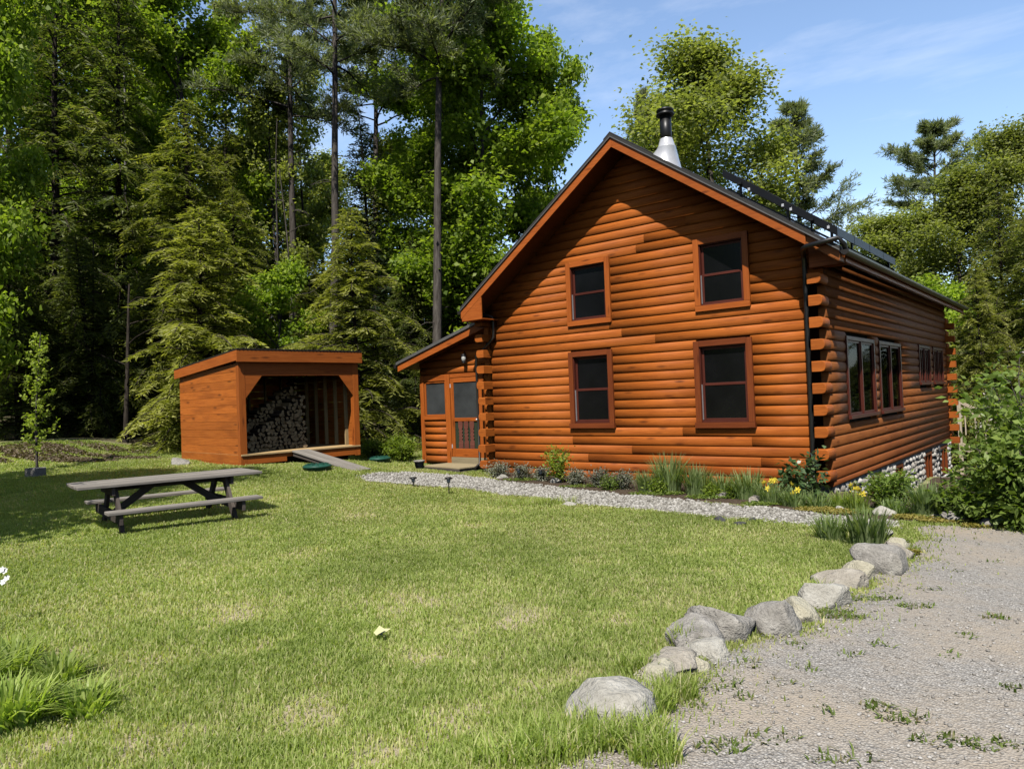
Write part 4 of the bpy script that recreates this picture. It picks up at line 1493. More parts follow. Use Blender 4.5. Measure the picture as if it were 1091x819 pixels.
def pebbles(name, poly, n, rmin, rmax, mat, seed, label, near=None, margin=.05):
    q = scatter_poly(poly, n, margin, .06, near)
    g = np.random.default_rng(seed)
    r = rmin + (rmax - rmin) * g.uniform(0, 1, n) ** 2.2
    z = np.concatenate([gz(q[i:i + 20000, 0], q[i:i + 20000, 1]) for i in range(0, n, 20000)])
    cen = np.column_stack([q, z + .018 + r * .25])
    rad = np.column_stack([r * g.uniform(.8, 1.3, n), r * g.uniform(.8, 1.3, n), r * g.uniform(.5, .85, n)])
    V, Fc, col = stones_np(cen, rad, 2, seed, (I1v, I1f), .2)
    o = np_mesh(name, V, tris=Fc, col=col, mat=mat, smooth=False)
    tag(o, kind='stuff', label=label)


pebbles('path_stones', PATH, 13000, .012, .034, M['peb_white'], 21, 'loose white grey stones covering the path')
pebbles('driveway_stones', DRIVE, 30000, .0035, .0125, M['peb_grey'], 22, 'fine loose stones over the gravel drive', near=3.0)

# ------------------------------------------------------------------ grass
SHED_P = [(-11.1, -4.75), (-10.8, -1.3), (-14.0, -1.0), (-14.3, -4.5)]
HOUSE_P = [(-10.6, .35), (-7.6, -.05), (.3, -.05), (.3, 12), (-10.6, 12)]


def grass(name, n, exp, rlo, rhi, ang, hmin, hmax, seed, label, mask=None, wid=1.0, dryb=0.0, only=None):
    g = np.random.default_rng(seed)
    fa = math.atan2(_fw[1], _fw[0])
    got = []
    tot = 0
    while tot < n:
        k = n
        u = g.uniform(0, 1, k)
        e = 2 - exp
        r = (rlo ** e + u * (rhi ** e - rlo ** e)) ** (1 / e)
        a = fa + g.uniform(-ang, ang, k)
        P = np.column_stack([CAM[0] + r * np.cos(a), CAM[1] + r * np.sin(a)])
        ok = poly_dist(P, LAWN) + wob(P, .9, .9) < -.2
        ok &= (poly_dist(P, PATH) + wob(P, 3.1, .06, 1)) > -.02
        dd = poly_dist(P, DRIVE) + wob(P, 3.1, .08, 1)
        ok &= (dd > 0) | (g.uniform(0, 1, k) < .5 * np.exp(dd / .12))
        ok &= poly_dist(P, BED) > .02
        ok &= poly_dist(P, HOUSE_P) > .05
        ok &= poly_dist(P, SHED_P) > -.15
        # thin, dry patches
        pat = .5 + .5 * np.sin(P[:, 0] * 1.7 + 2 * np.sin(P[:, 1] * .9)) * np.sin(P[:, 1] * 1.9 + 1.4 * np.sin(P[:, 0] * 1.1))
        wn = .5 + .5 * np.sin(P[:, 0] * .9 + 1.7 * np.sin(P[:, 1] * .6 + 1)) * np.sin(P[:, 1] * 1.1 + 1.9 * np.sin(P[:, 0] * .7 + 2))
        fine = .5 + .5 * np.sin(P[:, 0] * 5.3 + 2 * np.sin(P[:, 1] * 4.1)) * np.sin(P[:, 1] * 6.1 + 2 * np.sin(P[:, 0] * 3.7))
        pat = np.clip(.45 * pat + .35 * wn + .35 * fine - .05, 0, 1)
        ok &= g.uniform(0, 1, k) < np.where(r < 7, .12 + .95 * pat, .3 + .85 * pat)
        dn = dryness(P); ok &= g.uniform(0, 1, k) > dn * .6; pat = pat - dn * .45
        P = P[ok]; got.append(np.column_stack([P, r[ok], pat[ok]])); tot += len(P)
    A = np.vstack(got)[:n]
    P = A[:, :2]; r = A[:, 2]; pat = np.clip(A[:, 3], 0, 1)
    z = np.concatenate([gz(P[i:i + 20000, 0], P[i:i + 20000, 1]) for i in range(0, n, 20000)])
    h = g.uniform(hmin, hmax, n) * (.65 + .5 * pat) * np.where(g.uniform(0, 1, n) < .03, 1.5, 1)
    w = (.0021 + .00048 * r) * wid * g.uniform(.7, 1.3, n)
    az = g.uniform(0, 2 * np.pi, n); lean = g.uniform(.05, .75, n) * h
    la = az + g.uniform(-.8, .8, n) + 1.57
    sx, sy = np.cos(az) * w, np.sin(az) * w
    lx, ly = np.cos(la) * lean, np.sin(la) * lean
    V = np.zeros((n, 5, 3))
    V[:, 0] = np.column_stack([P[:, 0] - sx, P[:, 1] - sy, z - .006]); V[:, 1] = np.column_stack([P[:, 0] + sx, P[:, 1] + sy, z - .006])
    V[:, 2] = np.column_stack([P[:, 0] + sx * .8 + lx * .35, P[:, 1] + sy * .8 + ly * .35, z + h * .6])
    V[:, 3] = np.column_stack([P[:, 0] - sx * .8 + lx * .35, P[:, 1] - sy * .8 + ly * .35, z + h * .6])
    V[:, 4] = np.column_stack([P[:, 0] + lx, P[:, 1] + ly, z + h * (1 - .25 * (lean / h))])
    i0 = np.arange(n)[:, None] * 5
    Q = np.array([[0, 1, 2, 3]]) + i0; T = np.array([[3, 2, 4]]) + i0
    c = np.column_stack([np.clip(g.normal(.47, .15, n) - (pat - .5) * .45, 0, 1), np.where(g.uniform(0, 1, n) < .08 + .75 * np.clip(.75 - pat, 0, 1) + dryb, g.uniform(.3, .9, n), g.uniform(0, .15, n)), np.zeros(n)])
    o = np_mesh(name, V.reshape(-1, 3), quads=Q, tris=T, col=np.vstack([c, c]), mat=M['grass'])
    tag(o, kind='stuff', label=label)


grass('lawn_grass', 850000, 1.15, 1.6, 24, .82, .032, .066, 31, 'short green lawn grass with dry straw patches')
# ------------------------------------------------------------------ leaves in bulk
def unit(v): return v / (np.linalg.norm(v, axis=-1, keepdims=True) + 1e-9)


def leaf_quads(c, axis, nrm, L, W, g, fold=.18, base=.35):
    """diamond leaves: c centre, axis tip direction, nrm face normal"""
    axis = unit(axis); side = unit(np.cross(nrm, axis)); nn = np.cross(axis, side)
    L = L[:, None]; W = W[:, None]
    a = c - axis * L * .5; b = c + axis * L * .5
    l = c - side * W * .5 - axis * L * (.5 - base) * .4 + nn * W * fold
    r = c + side * W * .5 - axis * L * (.5 - base) * .4 + nn * W * fold
    V = np.stack([a, r, b, l], 1).reshape(-1, 3)
    Q = np.arange(len(V)).reshape(-1, 4)
    return V, Q


def blades(base, az, h, w, lean, g, seg=3, twist=.2):
    """strap leaves (iris, daylily): arched strips with a pointed tip"""
    n = len(h)
    V = np.zeros((n, seg * 2 + 1, 3))
    s = np.stack([np.cos(az + 1.57), np.sin(az + 1.57), np.zeros(n)], 1)
    d = np.stack([np.cos(az), np.sin(az), np.zeros(n)], 1)
    for i in range(seg):
        t = i / seg
        p = base + d * (lean * t ** 1.8)[:, None] + np.array([0, 0, 1.]) * (h * (t - .32 * (lean / h) * t ** 3))[:, None]
        ww = w * (1 - .35 * t) * (.75 if i == 0 else 1)
        V[:, 2 * i] = p - s * ww[:, None]; V[:, 2 * i + 1] = p + s * ww[:, None]
    V[:, -1] = base + d * lean[:, None] + np.array([0, 0, 1.]) * (h * (1 - .32 * lean / h))[:, None]
    off = (np.arange(n) * (seg * 2 + 1))[:, None]
    Q = np.vstack([np.array([[2 * i, 2 * i + 1, 2 * i + 3, 2 * i + 2]]) + off for i in range(seg - 1)])
    T = np.array([[2 * seg - 2, 2 * seg - 1, 2 * seg]]) + off
    return V.reshape(-1, 3), Q, T


def limb_path(p, d, L, g, n=6, wander=.12, droop=0.0, up=0.0):
    pts = [np.array(p, float)]; d = np.array(d, float)
    for i in range(n):
        d = d + g.normal(0, wander, 3) + np.array([0, 0, up - droop * (i / n)])
        d /= np.linalg.norm(d)
        pts.append(pts[-1] + d * L / n)
    return pts


def build_tree(name_trunk, name_crown, tmb, V, Q, col, mleaf, mbark):
    t = tmb.build(name_trunk, mbark)
    c = np_mesh(name_crown, V, quads=Q, col=col, mat=mleaf)
    C.objects.unlink(t); C.objects.unlink(c)
    return t, c


# deciduous tree of unit design: height H, crown from cb to top, radius R
def deciduous(seed, H, R, cb, nleaf, lsize, mleaf, mbark, trunk_r=.16, flat=.5, gaps=.35, nclump=150, lean=.0, open_=1.0):
    g = np.random.default_rng(seed)
    tm = MB()
    tp = limb_path((0, 0, -.3), (lean * g.normal(), lean * g.normal(), 1), H * .94, g, 9, .035, 0, .05)
    tube(tm, tp, [trunk_r * (1 - .88 * (i / 9)) + .01 for i in range(10)], 8)
    tips = []
    nl = 16
    for i in range(nl):
        t = cb / H + (1 - cb / H) * (i + g.uniform(0, .7)) / nl * .95
        k = min(int(t * 9), 8); fr = t * 9 - k
        p = tp[k] * (1 - fr) + tp[k + 1] * fr
        az = i * 2.4 + g.uniform(-.4, .4)
        hh = (t - cb / H) / (1 - cb / H)
        prof = (math.sin(math.pi * min(1, .18 + .82 * hh)) ** .7) * (1.0 if hh < .6 else 1.0)
        L = max(.6, R * prof * g.uniform(.75, 1.1))
        el = .25 + .9 * hh + g.uniform(-.15, .15)
        lp = limb_path(p, (math.cos(az) * math.cos(el), math.sin(az) * math.cos(el), math.sin(el)), L, g, 6, .13, 0, .03)
        r0 = max(.018, trunk_r * .42 * (1 - .6 * hh))
        tube(tm, lp, [r0 * (1 - .8 * j / 6) + .004 for j in range(7)], 5, cap=False)
        for j in range(2, 7):
            tips.append((lp[j], lp[j] - lp[j - 1]))
            for q in range(2):
                a2 = az + g.uniform(-1.3, 1.3); e2 = g.uniform(-.3, .7)
                l2 = L * g.uniform(.18, .42)
                sp = limb_path(lp[j], (math.cos(a2) * math.cos(e2), math.sin(a2) * math.cos(e2), math.sin(e2)), l2, g, 3, .18, 0, 0)
                tube(tm, sp, [.012, .009, .006, .004], 4, cap=False)
                tips.append((sp[-1], sp[-1] - sp[-2])); tips.append((sp[-2], sp[-1] - sp[-2]))
    T = np.array([a for a, b in tips]); D = unit(np.array([b for a, b in tips]))
    # keep a share of the clumps so that gaps stay open
    keep = g.uniform(0, 1, len(T)) > gaps * .6
    T, D = T[keep], D[keep]
    w = g.uniform(.3, 1.6, len(T)); w /= w.sum()
    idx = g.choice(len(T), nleaf, p=w)
    cs = (R * .105 + .14) * g.uniform(.55, 1.25, len(T))
    off = g.normal(0, 1, (nleaf, 3)); off[:, 2] *= flat
    off = off / (1 + .25 * np.linalg.norm(off, axis=1, keepdims=True))
    c = T[idx] + off * cs[idx][:, None] * open_ + D[idx] * .1
    nrm = unit(np.column_stack([g.normal(0, .55, nleaf), g.normal(0, .55, nleaf), np.abs(g.normal(.8, .4, nleaf))]))
    ax = unit(np.column_stack([g.normal(0, 1, (nleaf, 2)), g.normal(-.35, .35, nleaf)]) + unit(off) * .4)
    L = lsize * g.uniform(.7, 1.35, nleaf)
    V, Q = leaf_quads(c, ax, nrm, L, L * g.uniform(.6, .85, nleaf), g)
    clt = g.normal(0, .16, len(T))
    col = np.column_stack([np.clip(g.normal(.45, .18, nleaf) + clt[idx], 0, 1), np.zeros(nleaf), np.zeros(nleaf)])
    return build_tree('trunk', 'crown', tm, V, Q, col, mleaf, mbark)


# hemlock or spruce: layered drooping sprays down to the ground
def hemlock(seed, H, R, cb, mleaf, mbark, nbr=120, dens=1.0, droop=.35, size=1.0, trunk_r=.14, shape=.68):
    g = np.random.default_rng(seed)
    tm = MB()
    tp = limb_path((0, 0, -.3), (0, 0, 1), H + .3, g, 10, .015, 0, .05)
    tube(tm, tp, [trunk_r * (1 - .93 * (i / 10)) + .006 for i in range(11)], 8)
    cs, ax, nr, LL, WW, tn = [], [], [], [], [], []
    for i in range(nbr):
        t = (i + g.uniform(0, 1)) / nbr
        z = cb + (H - cb) * t
        k = min(int((z + .3) / (H + .3) * 10), 9); fr = (z + .3) / (H + .3) * 10 - k
        p = tp[k] * (1 - fr) + tp[k + 1] * fr
        az = i * 2.39996 + g.uniform(-.5, .5)
        L = R * ((1 - t) ** shape) * g.uniform(.5, 1.18) * (1 + .25 * math.sin(2 * az + seed + 5 * t)) + .12
        el = .2 + .5 * t - .15 * g.uniform(0, 1)
        n = 8
        bp = limb_path(p, (math.cos(az) * math.cos(el), math.sin(az) * math.cos(el), math.sin(el)), L, g, n, .05, droop * (.8 + .5 * g.uniform()), 0)
        if L > .5: tube(tm, bp, [max(.004, .012 + .010 * L * (1 - j / n)) for j in range(n + 1)], 4, cap=False)
        brt = g.normal(0, .12)
        # side sprays
        m = max(4, int(L / (.06 * size)))
        for s in range(m):
            f = .12 + .88 * (s + g.uniform(0, 1)) / m
            j = min(int(f * n), n - 1); q = bp[j] + (bp[j + 1] - bp[j]) * (f * n - j)
            d = unit(bp[j + 1] - bp[j])
            sg = 1 if s % 2 else -1
            lat = unit(np.cross(d, np.array([0, 0, 1.]))) * sg
            sl = (.16 + .3 * L * (1 - .75 * f) * .8) * g.uniform(.6, 1.2) * (.6 + .4 * size)
            dd = unit(d * .75 + lat * .85 + np.array([0, 0, -.18 - .2 * g.uniform()]))
            nseg = max(3, int(sl / (.05 * size) * dens))
            u = (np.arange(nseg) + g.uniform(0, 1, nseg)) / nseg
            pt = q + dd * (sl * u)[:, None] + np.array([0, 0, -1.]) * (sl * .28 * u ** 2)[:, None]
            lat2 = unit(np.cross(dd, np.array([0, 0, 1.])))
            sgn = np.where(np.arange(nseg) % 2 == 0, 1, -1)[:, None]
            a2 = unit(dd * .7 + lat2 * sgn * g.uniform(.3, 1.0, (nseg, 1)) + g.normal(0, .18, (nseg, 3)))
            cs.append(pt + a2 * .05 * size); ax.append(a2)
            nr.append(unit(np.array([0, 0, .9]) + g.normal(0, .55, (nseg, 3))))
            LL.append(g.uniform(.14, .27, nseg) * size); WW.append(g.uniform(.028, .055, nseg) * size)
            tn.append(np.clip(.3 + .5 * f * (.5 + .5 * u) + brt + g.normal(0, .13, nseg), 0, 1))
    c = np.vstack(cs); a = np.vstack(ax); nn = np.vstack(nr); L = np.concatenate(LL); W = np.concatenate(WW); tn = np.concatenate(tn)
    V, Q = leaf_quads(c, a, nn, L, W, g, .1, .5)
    col = np.column_stack([tn, 0 * tn, 0 * tn])
    return build_tree('trunk', 'crown', tm, V, Q, col, mleaf, mbark)


# white pine: bare trunk, whorls of long limbs with needle tufts towards the ends
def pine(seed, H, R, cb, mleaf, mbark, trunk_r=.17, nwh=11, per=5, lay=.2, tuft=16, size=1.0, top=.35, dead=6, flatten=1.0):
    g = np.random.default_rng(seed)
    tm = MB()
    tp = limb_path((0, 0, -.3), (0, 0, 1), H + .3, g, 12, .012, 0, .05)
    tube(tm, tp, [trunk_r * (1 - .8 * (i / 12)) + .01 for i in range(13)], 9)
    def at(z):
        k = min(max(int((z + .3) / (H + .3) * 12), 0), 11); fr = (z + .3) / (H + .3) * 12 - k
        return tp[k] * (1 - fr) + tp[k + 1] * fr
    cs, ax = [], []
    for i in range(nwh):
        t = i / (nwh - 1)
        z = cb + (H - cb) * t * .98
        for b in range(per):
            az = b * 2 * math.pi / per + i * .7 + g.uniform(-.4, .4)
            L = (R * (1 - t) ** .7 + R * top * .4) * g.uniform(.55, 1.12)
            el = g.uniform(.0, .3) + t * .5
            bp = limb_path(at(z + g.uniform(-.25, .25)), (math.cos(az) * math.cos(el), math.sin(az) * math.cos(el), math.sin(el)), L, g, 7, .09, lay * .4, .02)
            tube(tm, bp, [.03 * (1 - .8 * j / 7) * (.5 + .25 * L) + .005 for j in range(8)], 5, cap=False)
            for j in range(2, 8):
                for q in range(4):
                    a2 = az + g.uniform(-1.2, 1.2); l2 = L * .3 * g.uniform(.4, 1) + .15
                    e2 = g.uniform(-.05, .45)
                    sp = limb_path(bp[j], (math.cos(a2) * math.cos(e2), math.sin(a2) * math.cos(e2), math.sin(e2)), l2, g, 3, .15)
                    tube(tm, sp, [.01, .008, .006, .004], 3, cap=False)
                    for s in range(1, 4): cs.append(sp[s]); ax.append(unit(sp[s] - sp[s - 1]))
    for i in range(dead):
        z = cb * g.uniform(.25, .98); az = g.uniform(0, 6.28)
        bp = limb_path(at(z), (math.cos(az), math.sin(az), g.uniform(-.2, .3)), g.uniform(.3, 1.3), g, 5, .2, .3)
        tube(tm, bp, [.018, .014, .011, .009, .006, .004], 4, cap=False)
    cs = np.array(cs); ax = np.array(ax); n = len(cs)
    c = np.repeat(cs, tuft, 0); a = np.repeat(ax, tuft, 0)
    d = unit(a * .6 + g.normal(0, .6, c.shape) + np.array([0, 0, .35]))
    L = g.uniform(.14, .26, len(c)) * size
    c = c + d * (L * .5)[:, None] + g.normal(0, .05, c.shape)
    nr = unit(g.normal(0, 1, c.shape) + np.array([0, 0, .5]))
    V, Q = leaf_quads(c, d, nr, L, g.uniform(.022, .04, len(c)) * size, g, .1, .5)
    cl = np.repeat(g.normal(0, .12, n), tuft)
    col = np.column_stack([np.clip(.5 + cl + g.normal(0, .15, len(c)), 0, 1), np.zeros(len(c)), np.zeros(len(c))])
    return build_tree('trunk', 'crown', tm, V, Q, col, mleaf, mbark)


PROTO = {}
def proto(kind):
    if kind in PROTO: return PROTO[kind]
    m = M
    P = {
        'maple_big': lambda: (deciduous(101, 17, 3.9, 3.0, 48000, .18, m['leaf_maple'], m['bark_grey'], .2, .5, .15, open_=1.25), 17, 3.9),
        'maple_mid': lambda: (deciduous(102, 12, 2.7, 1.5, 30000, .16, m['leaf_maple'], m['bark_grey'], .13, .48, .2, open_=1.25), 12, 2.7),
        'maple_small': lambda: (deciduous(103, 6, 1.9, .6, 12000, .14, m['leaf_maple'], m['bark_grey'], .07, .35, .5), 6, 1.9),
        'birch_big': lambda: (deciduous(104, 17, 3.3, 3.2, 46000, .15, m['leaf_birch'], m['bark_grey'], .17, .8, .1, open_=1.5), 17, 3.3),
        'birch_thin': lambda: (deciduous(105, 14, 2.4, 4.5, 13000, .15, m['leaf_birch'], m['bark_grey'], .1, .5, .55, lean=.05), 14, 2.4),
        'hem_a': lambda: (hemlock(201, 7, 2.4, .1, m['needle_bright'], m['bark_dark'], 170, 1.0, .32, 1.0, .1), 7, 2.4),
        'hem_b': lambda: (hemlock(202, 12, 2.9, .8, m['needle_hemlock'], m['bark_dark'], 210, .9, .4, 1.2, .16), 12, 2.9),
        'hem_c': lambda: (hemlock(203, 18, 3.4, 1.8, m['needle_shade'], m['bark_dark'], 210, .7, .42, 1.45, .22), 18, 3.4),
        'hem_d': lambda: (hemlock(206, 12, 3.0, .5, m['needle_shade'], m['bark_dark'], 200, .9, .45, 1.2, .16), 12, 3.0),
        'spruce': lambda: (hemlock(204, 13, 2.2, .6, m['needle_dark'], m['bark_dark'], 170, .8, .25, 1.2, .15, .8), 13, 2.2),
        'pine_tall': lambda: (pine(301, 19, 2.5, 12.2, m['needle_pine'], m['bark_grey'], .17, 8, 4, .2, 12, 1.25), 19, 2.6),
        'pine_tall2': lambda: (pine(305, 19, 2.7, 12.0, m['needle_pine'], m['bark_grey'], .17, 9, 5, .3, 13, 1.3), 19, 2.9),
        'pine_full': lambda: (pine(302, 15, 3.1, 3.5, m['needle_pine'], m['bark_grey'], .18, 12, 5, .05, 9, 1.2), 15, 3.0),
        'pine_flat': lambda: (pine(303, 16, 3.2, 8.5, m['needle_pine'], m['bark_grey'], .16, 8, 4, .1, 16, 1.4, .9), 16, 3.2),
    }[kind]
    PROTO[kind] = P(); return PROTO[kind]


def tree(kind, name, px, depth, top=None, width=None, height=None, label='', group=None, cat='tree', rz=None, tilt=0.0):
    (t, c), H, R = proto(kind)
    b = at_depth(px, depth)
    h = height if height else max(1.0, top_height(b, top))
    s = h / H
    sw = (width * px_scale(b) / (2 * R)) if width else s
    e = empty(name, tuple(b), random.uniform(0, 6.28) if rz is None else rz, label, cat, group)
    e.scale = (sw, sw, s)
    if tilt:
        q = Matrix.Rotation(tilt, 3, Vector(_fw)) @ Matrix.Rotation(e.rotation_euler[2], 3, 'Z')
        e.rotation_euler = q.to_euler()
    for o in (t, c):
        k = o.copy(); C.objects.link(k); k.parent = e
    return e
# ------------------------------------------------------------------ woods at the left
tree('hem_a', 'hemlock_tree', 384, 22.5, 224, 185, label='bright olive young hemlock with drooping sprays between the woodshed and the porch', cat='tree')
tree('hem_a', 'hemlock_tree', 212, 22.5, 222, 205, label='young hemlock just behind the woodshed, with sunlit drooping tips')
tree('hem_b', 'hemlock_tree', 196, 26, 100, 190, label='tall olive hemlock rising behind the young hemlock and the woodshed')
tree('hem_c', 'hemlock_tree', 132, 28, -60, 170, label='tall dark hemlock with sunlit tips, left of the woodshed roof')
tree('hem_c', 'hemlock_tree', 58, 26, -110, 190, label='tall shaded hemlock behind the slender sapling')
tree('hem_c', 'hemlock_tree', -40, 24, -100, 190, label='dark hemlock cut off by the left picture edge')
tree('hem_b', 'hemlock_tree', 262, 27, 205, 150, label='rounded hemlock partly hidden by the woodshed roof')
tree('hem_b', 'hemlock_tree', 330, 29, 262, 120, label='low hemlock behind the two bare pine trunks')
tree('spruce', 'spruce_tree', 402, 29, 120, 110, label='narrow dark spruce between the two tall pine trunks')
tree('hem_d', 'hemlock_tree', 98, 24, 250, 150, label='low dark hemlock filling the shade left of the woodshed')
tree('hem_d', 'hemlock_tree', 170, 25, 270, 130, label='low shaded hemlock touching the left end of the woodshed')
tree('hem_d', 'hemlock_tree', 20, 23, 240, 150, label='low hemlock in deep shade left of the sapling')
tree('hem_d', 'hemlock_tree', 440, 28, 250, 110, label='dark hemlock behind the porch roof')
tree('spruce', 'spruce_tree', 492, 27, 300, 100, label='small dark spruce behind the left roof edge of the cabin')
tree('maple_big', 'maple_tree', 528, 27, -60, 215, label='big bright green maple standing directly behind the left roof slope', cat='tree')
tree('maple_mid', 'maple_tree', 592, 29.5, 10, 110, label='maple with ragged sunlit boughs against the sky, left of the gable peak')
tree('maple_mid', 'maple_tree', 470, 29, 120, 140, label='leafy maple behind the pine trunk nearest the cabin')
tree('maple_big', 'maple_tree', 225, 33, -70, 190, label='maple with light leaves against the sky above the hemlocks')
tree('maple_big', 'maple_tree', 150, 36, -100, 180, label='tall maple deep behind the dark hemlocks at the left')
tree('birch_thin', 'birch_tree', 300, 33, 60, 110, label='thin airy birch with sky showing through, left of the first pine trunk')
tree('birch_thin', 'birch_tree', 322, 36, 20, 100, label='second airy birch, close behind the first pine trunk')
tree('birch_thin', 'birch_tree', 268, 36, -30, 110, label='slender birch beside the gap of sky above the hemlocks')
tree('birch_big', 'birch_tree', 425, 36, 130, 130, label='pale green birch far behind the two pine trunks')
tree('maple_small', 'maple_tree', 292, 24.5, 268, 92, label='low sunlit maple sapling behind the woodshed roof', cat='tree')
tree('maple_mid', 'maple_tree', -22, 19.5, -150, 150, label='maple at the left picture edge with lit leafy boughs', cat='tree')
tree('maple_small', 'maple_tree', 560, 25, 250, 120, label='leafy maple understorey behind the left eave of the cabin')
tree('pine_tall', 'pine_tree', 352, 27, -130, label='tall pine with a bare trunk standing above the young hemlock', cat='tree', rz=.4, tilt=.075)
tree('pine_tall2', 'pine_tree', 463, 25, -150, label='tall pine with a long bare trunk nearest the cabin roof', cat='tree', rz=1.9, tilt=.035)
tree('pine_tall', 'pine_tree', 313, 33, -60, label='slender pine far back, first trunk left of the tall pines', cat='tree', rz=2.7)
tree('pine_tall', 'pine_tree', 404, 34, -40, label='distant pine between the two tall pines', cat='tree', rz=4.2)

tree('birch_big', 'birch_tree', 75, 39, -110, 190, label='broad light-leaved tree far behind the tall shaded hemlock')
tree('maple_big', 'maple_tree', 10, 34, -120, 190, label='tall maple far behind the left picture edge')
tree('hem_c', 'hemlock_tree', 185, 36, -50, 150, label='tall hemlock far behind the maple with light leaves')
tree('birch_big', 'birch_tree', 350, 42, 150, 120, label='distant birch closing the gap right of the tall pine trunk')
tree('birch_big', 'birch_tree', 300, 44, 110, 120, label='distant birch behind the two thin airy birches')
tree('hem_b', 'hemlock_tree', 240, 32, 120, 120, label='hemlock between the tall olive hemlock and the thin birches')

tree('maple_big', 'maple_tree', 492, 32, -30, 180, label='bright maple filling the gap behind the pine trunk nearest the cabin')

# bare trunks one can tell apart in the shade
def snag(px, depth, h, r, label, mat='bark_dark', lean=(0, 0), seed=0, twigs=5):
    g = np.random.default_rng(seed)
    b = at_depth(px, depth); mb = MB()
    pth = limb_path((0, 0, -.2), (lean[0], lean[1], 1), h, g, 8, .03)
    tube(mb, pth, [r * (1 - .7 * i / 8) for i in range(9)], 8)
    for i in range(twigs):
        p = pth[3 + i % 6]; az = g.uniform(0, 6.28)
        q = limb_path(p, (math.cos(az), math.sin(az), g.uniform(0, .7)), g.uniform(.5, 1.8), g, 4, .2)
        tube(mb, q, [.022, .017, .012, .008, .004], 5, cap=False)
    o = mb.build('bare_trunk', M[mat]); o.location = tuple(b)
    tag(o, label, 'tree trunk')


snag(133, 21.5, 5.0, .09, 'thin bare trunk in the shade left of the woodshed', seed=1)
snag(98, 24, 7.0, .07, 'thin dark trunk deep in the shade behind the sapling', seed=2)
snag(300, 28, 11.5, .06, 'thin leaning dead trunk left of the first tall pine', 'bark_grey', (.06, .03), 3)
snag(322, 27.5, 10, .055, 'thin grey trunk leaning toward the first tall pine', 'bark_grey', (-.1, .05), 4)
snag(140, 31, 17, .1, 'pale dead trunk with bare forked limbs above the hemlocks', 'bark_pale', (.05, 0), 5, 8)
snag(478, 24.6, 4.6, .025, 'thin broken pale branch hanging by the pine trunk', 'bark_pale', (.15, -.1), 6, 4)
snag(985, 33, 7, .07, 'pale bare trunk among the birches right of the cabin', 'bark_pale', (-.12, .02), 7, 6)

# ------------------------------------------------------------------ trees behind and right of the cabin
tree('birch_big', 'birch_tree', 778, 33, 24, 200, label='big loose birch crown behind the roof between the flue and the solar panels', cat='tree')
tree('birch_big', 'birch_tree', 735, 37, 80, 130, label='shorter birch close behind the flue')
tree('pine_full', 'pine_tree', 694, 36, 98, 62, label='small pine showing beside the flue', cat='tree', rz=.3)
tree('pine_full', 'pine_tree', 858, 35, 108, 150, label='layered white pine above the solar panels', cat='tree', rz=1.0)
tree('pine_flat', 'pine_tree', 995, 46, 146, 125, label='flat-topped distant pine standing above the birches at the right', cat='tree', rz=2.2)
tree('hem_b', 'hemlock_tree', 920, 46, 214, 45, label='distant small pointed hemlock next to the end of the solar panels')
tree('hem_b', 'hemlock_tree', 937, 47, 222, 40, label='distant pointed hemlock between the solar panels and the flat-topped pine')
tree('birch_big', 'birch_tree', 962, 37, 215, 140, label='yellow green birch just right of the solar panels')
tree('birch_big', 'birch_tree', 1028, 34, 165, 150, label='sunlit birch between the flat-topped pine and the right picture edge')
tree('birch_big', 'birch_tree', 1098, 33, 112, 130, label='tall birch cut off by the right picture edge')
tree('hem_b', 'hemlock_tree', 1078, 26, 190, 120, label='dark hemlock at the right picture edge above the shrubs')
tree('hem_a', 'hemlock_tree', 1045, 24, 285, 110, label='smaller hemlock beyond the far corner of the cabin')
tree('maple_small', 'maple_tree', 1010, 30, 285, 110, label='leafy young maple beside the far roof corner')
tree('hem_b', 'hemlock_tree', 1130, 24, 200, 150, label='hemlock mostly outside the right picture edge')

# far woods as one mass behind all of them
def woods(name, spots, seed, label):
    g = np.random.default_rng(seed)
    Vs, Qs, cs = [], [], []; o = 0
    for (px, dep, h, wd, n) in spots:
        b = at_depth(px, dep)
        t = g.uniform(0, 1, n) ** .8
        rad = wd * (np.sin(np.pi * np.clip(.12 + .86 * t, 0, 1)) ** .6) * g.uniform(.45, 1, n) ** .5
        az = g.uniform(0, 6.28, n)
        lump = 1 + .35 * np.sin(az * 3 + t * 9 + g.uniform(0, 6)) * np.sin(t * 14 + az)
        c = np.column_stack([b[0] + rad * lump * np.cos(az), b[1] + rad * lump * np.sin(az), b[2] + t * h])
        nrm = unit(np.column_stack([np.cos(az) * .4 + g.normal(0, .5, n), np.sin(az) * .4 + g.normal(0, .5, n), np.abs(g.normal(.6, .4, n))]))
        ax = unit(np.column_stack([g.normal(0, 1, (n, 2)), g.normal(-.4, .4, n)]))
        L = g.uniform(.22, .45, n)
        V, Q = leaf_quads(c, ax, nrm, L, L * .65, g)
        Vs.append(V); Qs.append(Q + o); o += len(V)
        cs.append(np.clip(g.normal(.35, .2, n) + g.normal(0, .12), 0, 1))
    cc = np.concatenate(cs)
    ob = np_mesh(name, np.vstack(Vs), quads=np.vstack(Qs), col=np.column_stack([cc, 0 * cc, 0 * cc]), mat=M['leaf_birch'] if 'right' in label else M['leaf_maple'])
    tag(ob, label, kind='stuff')


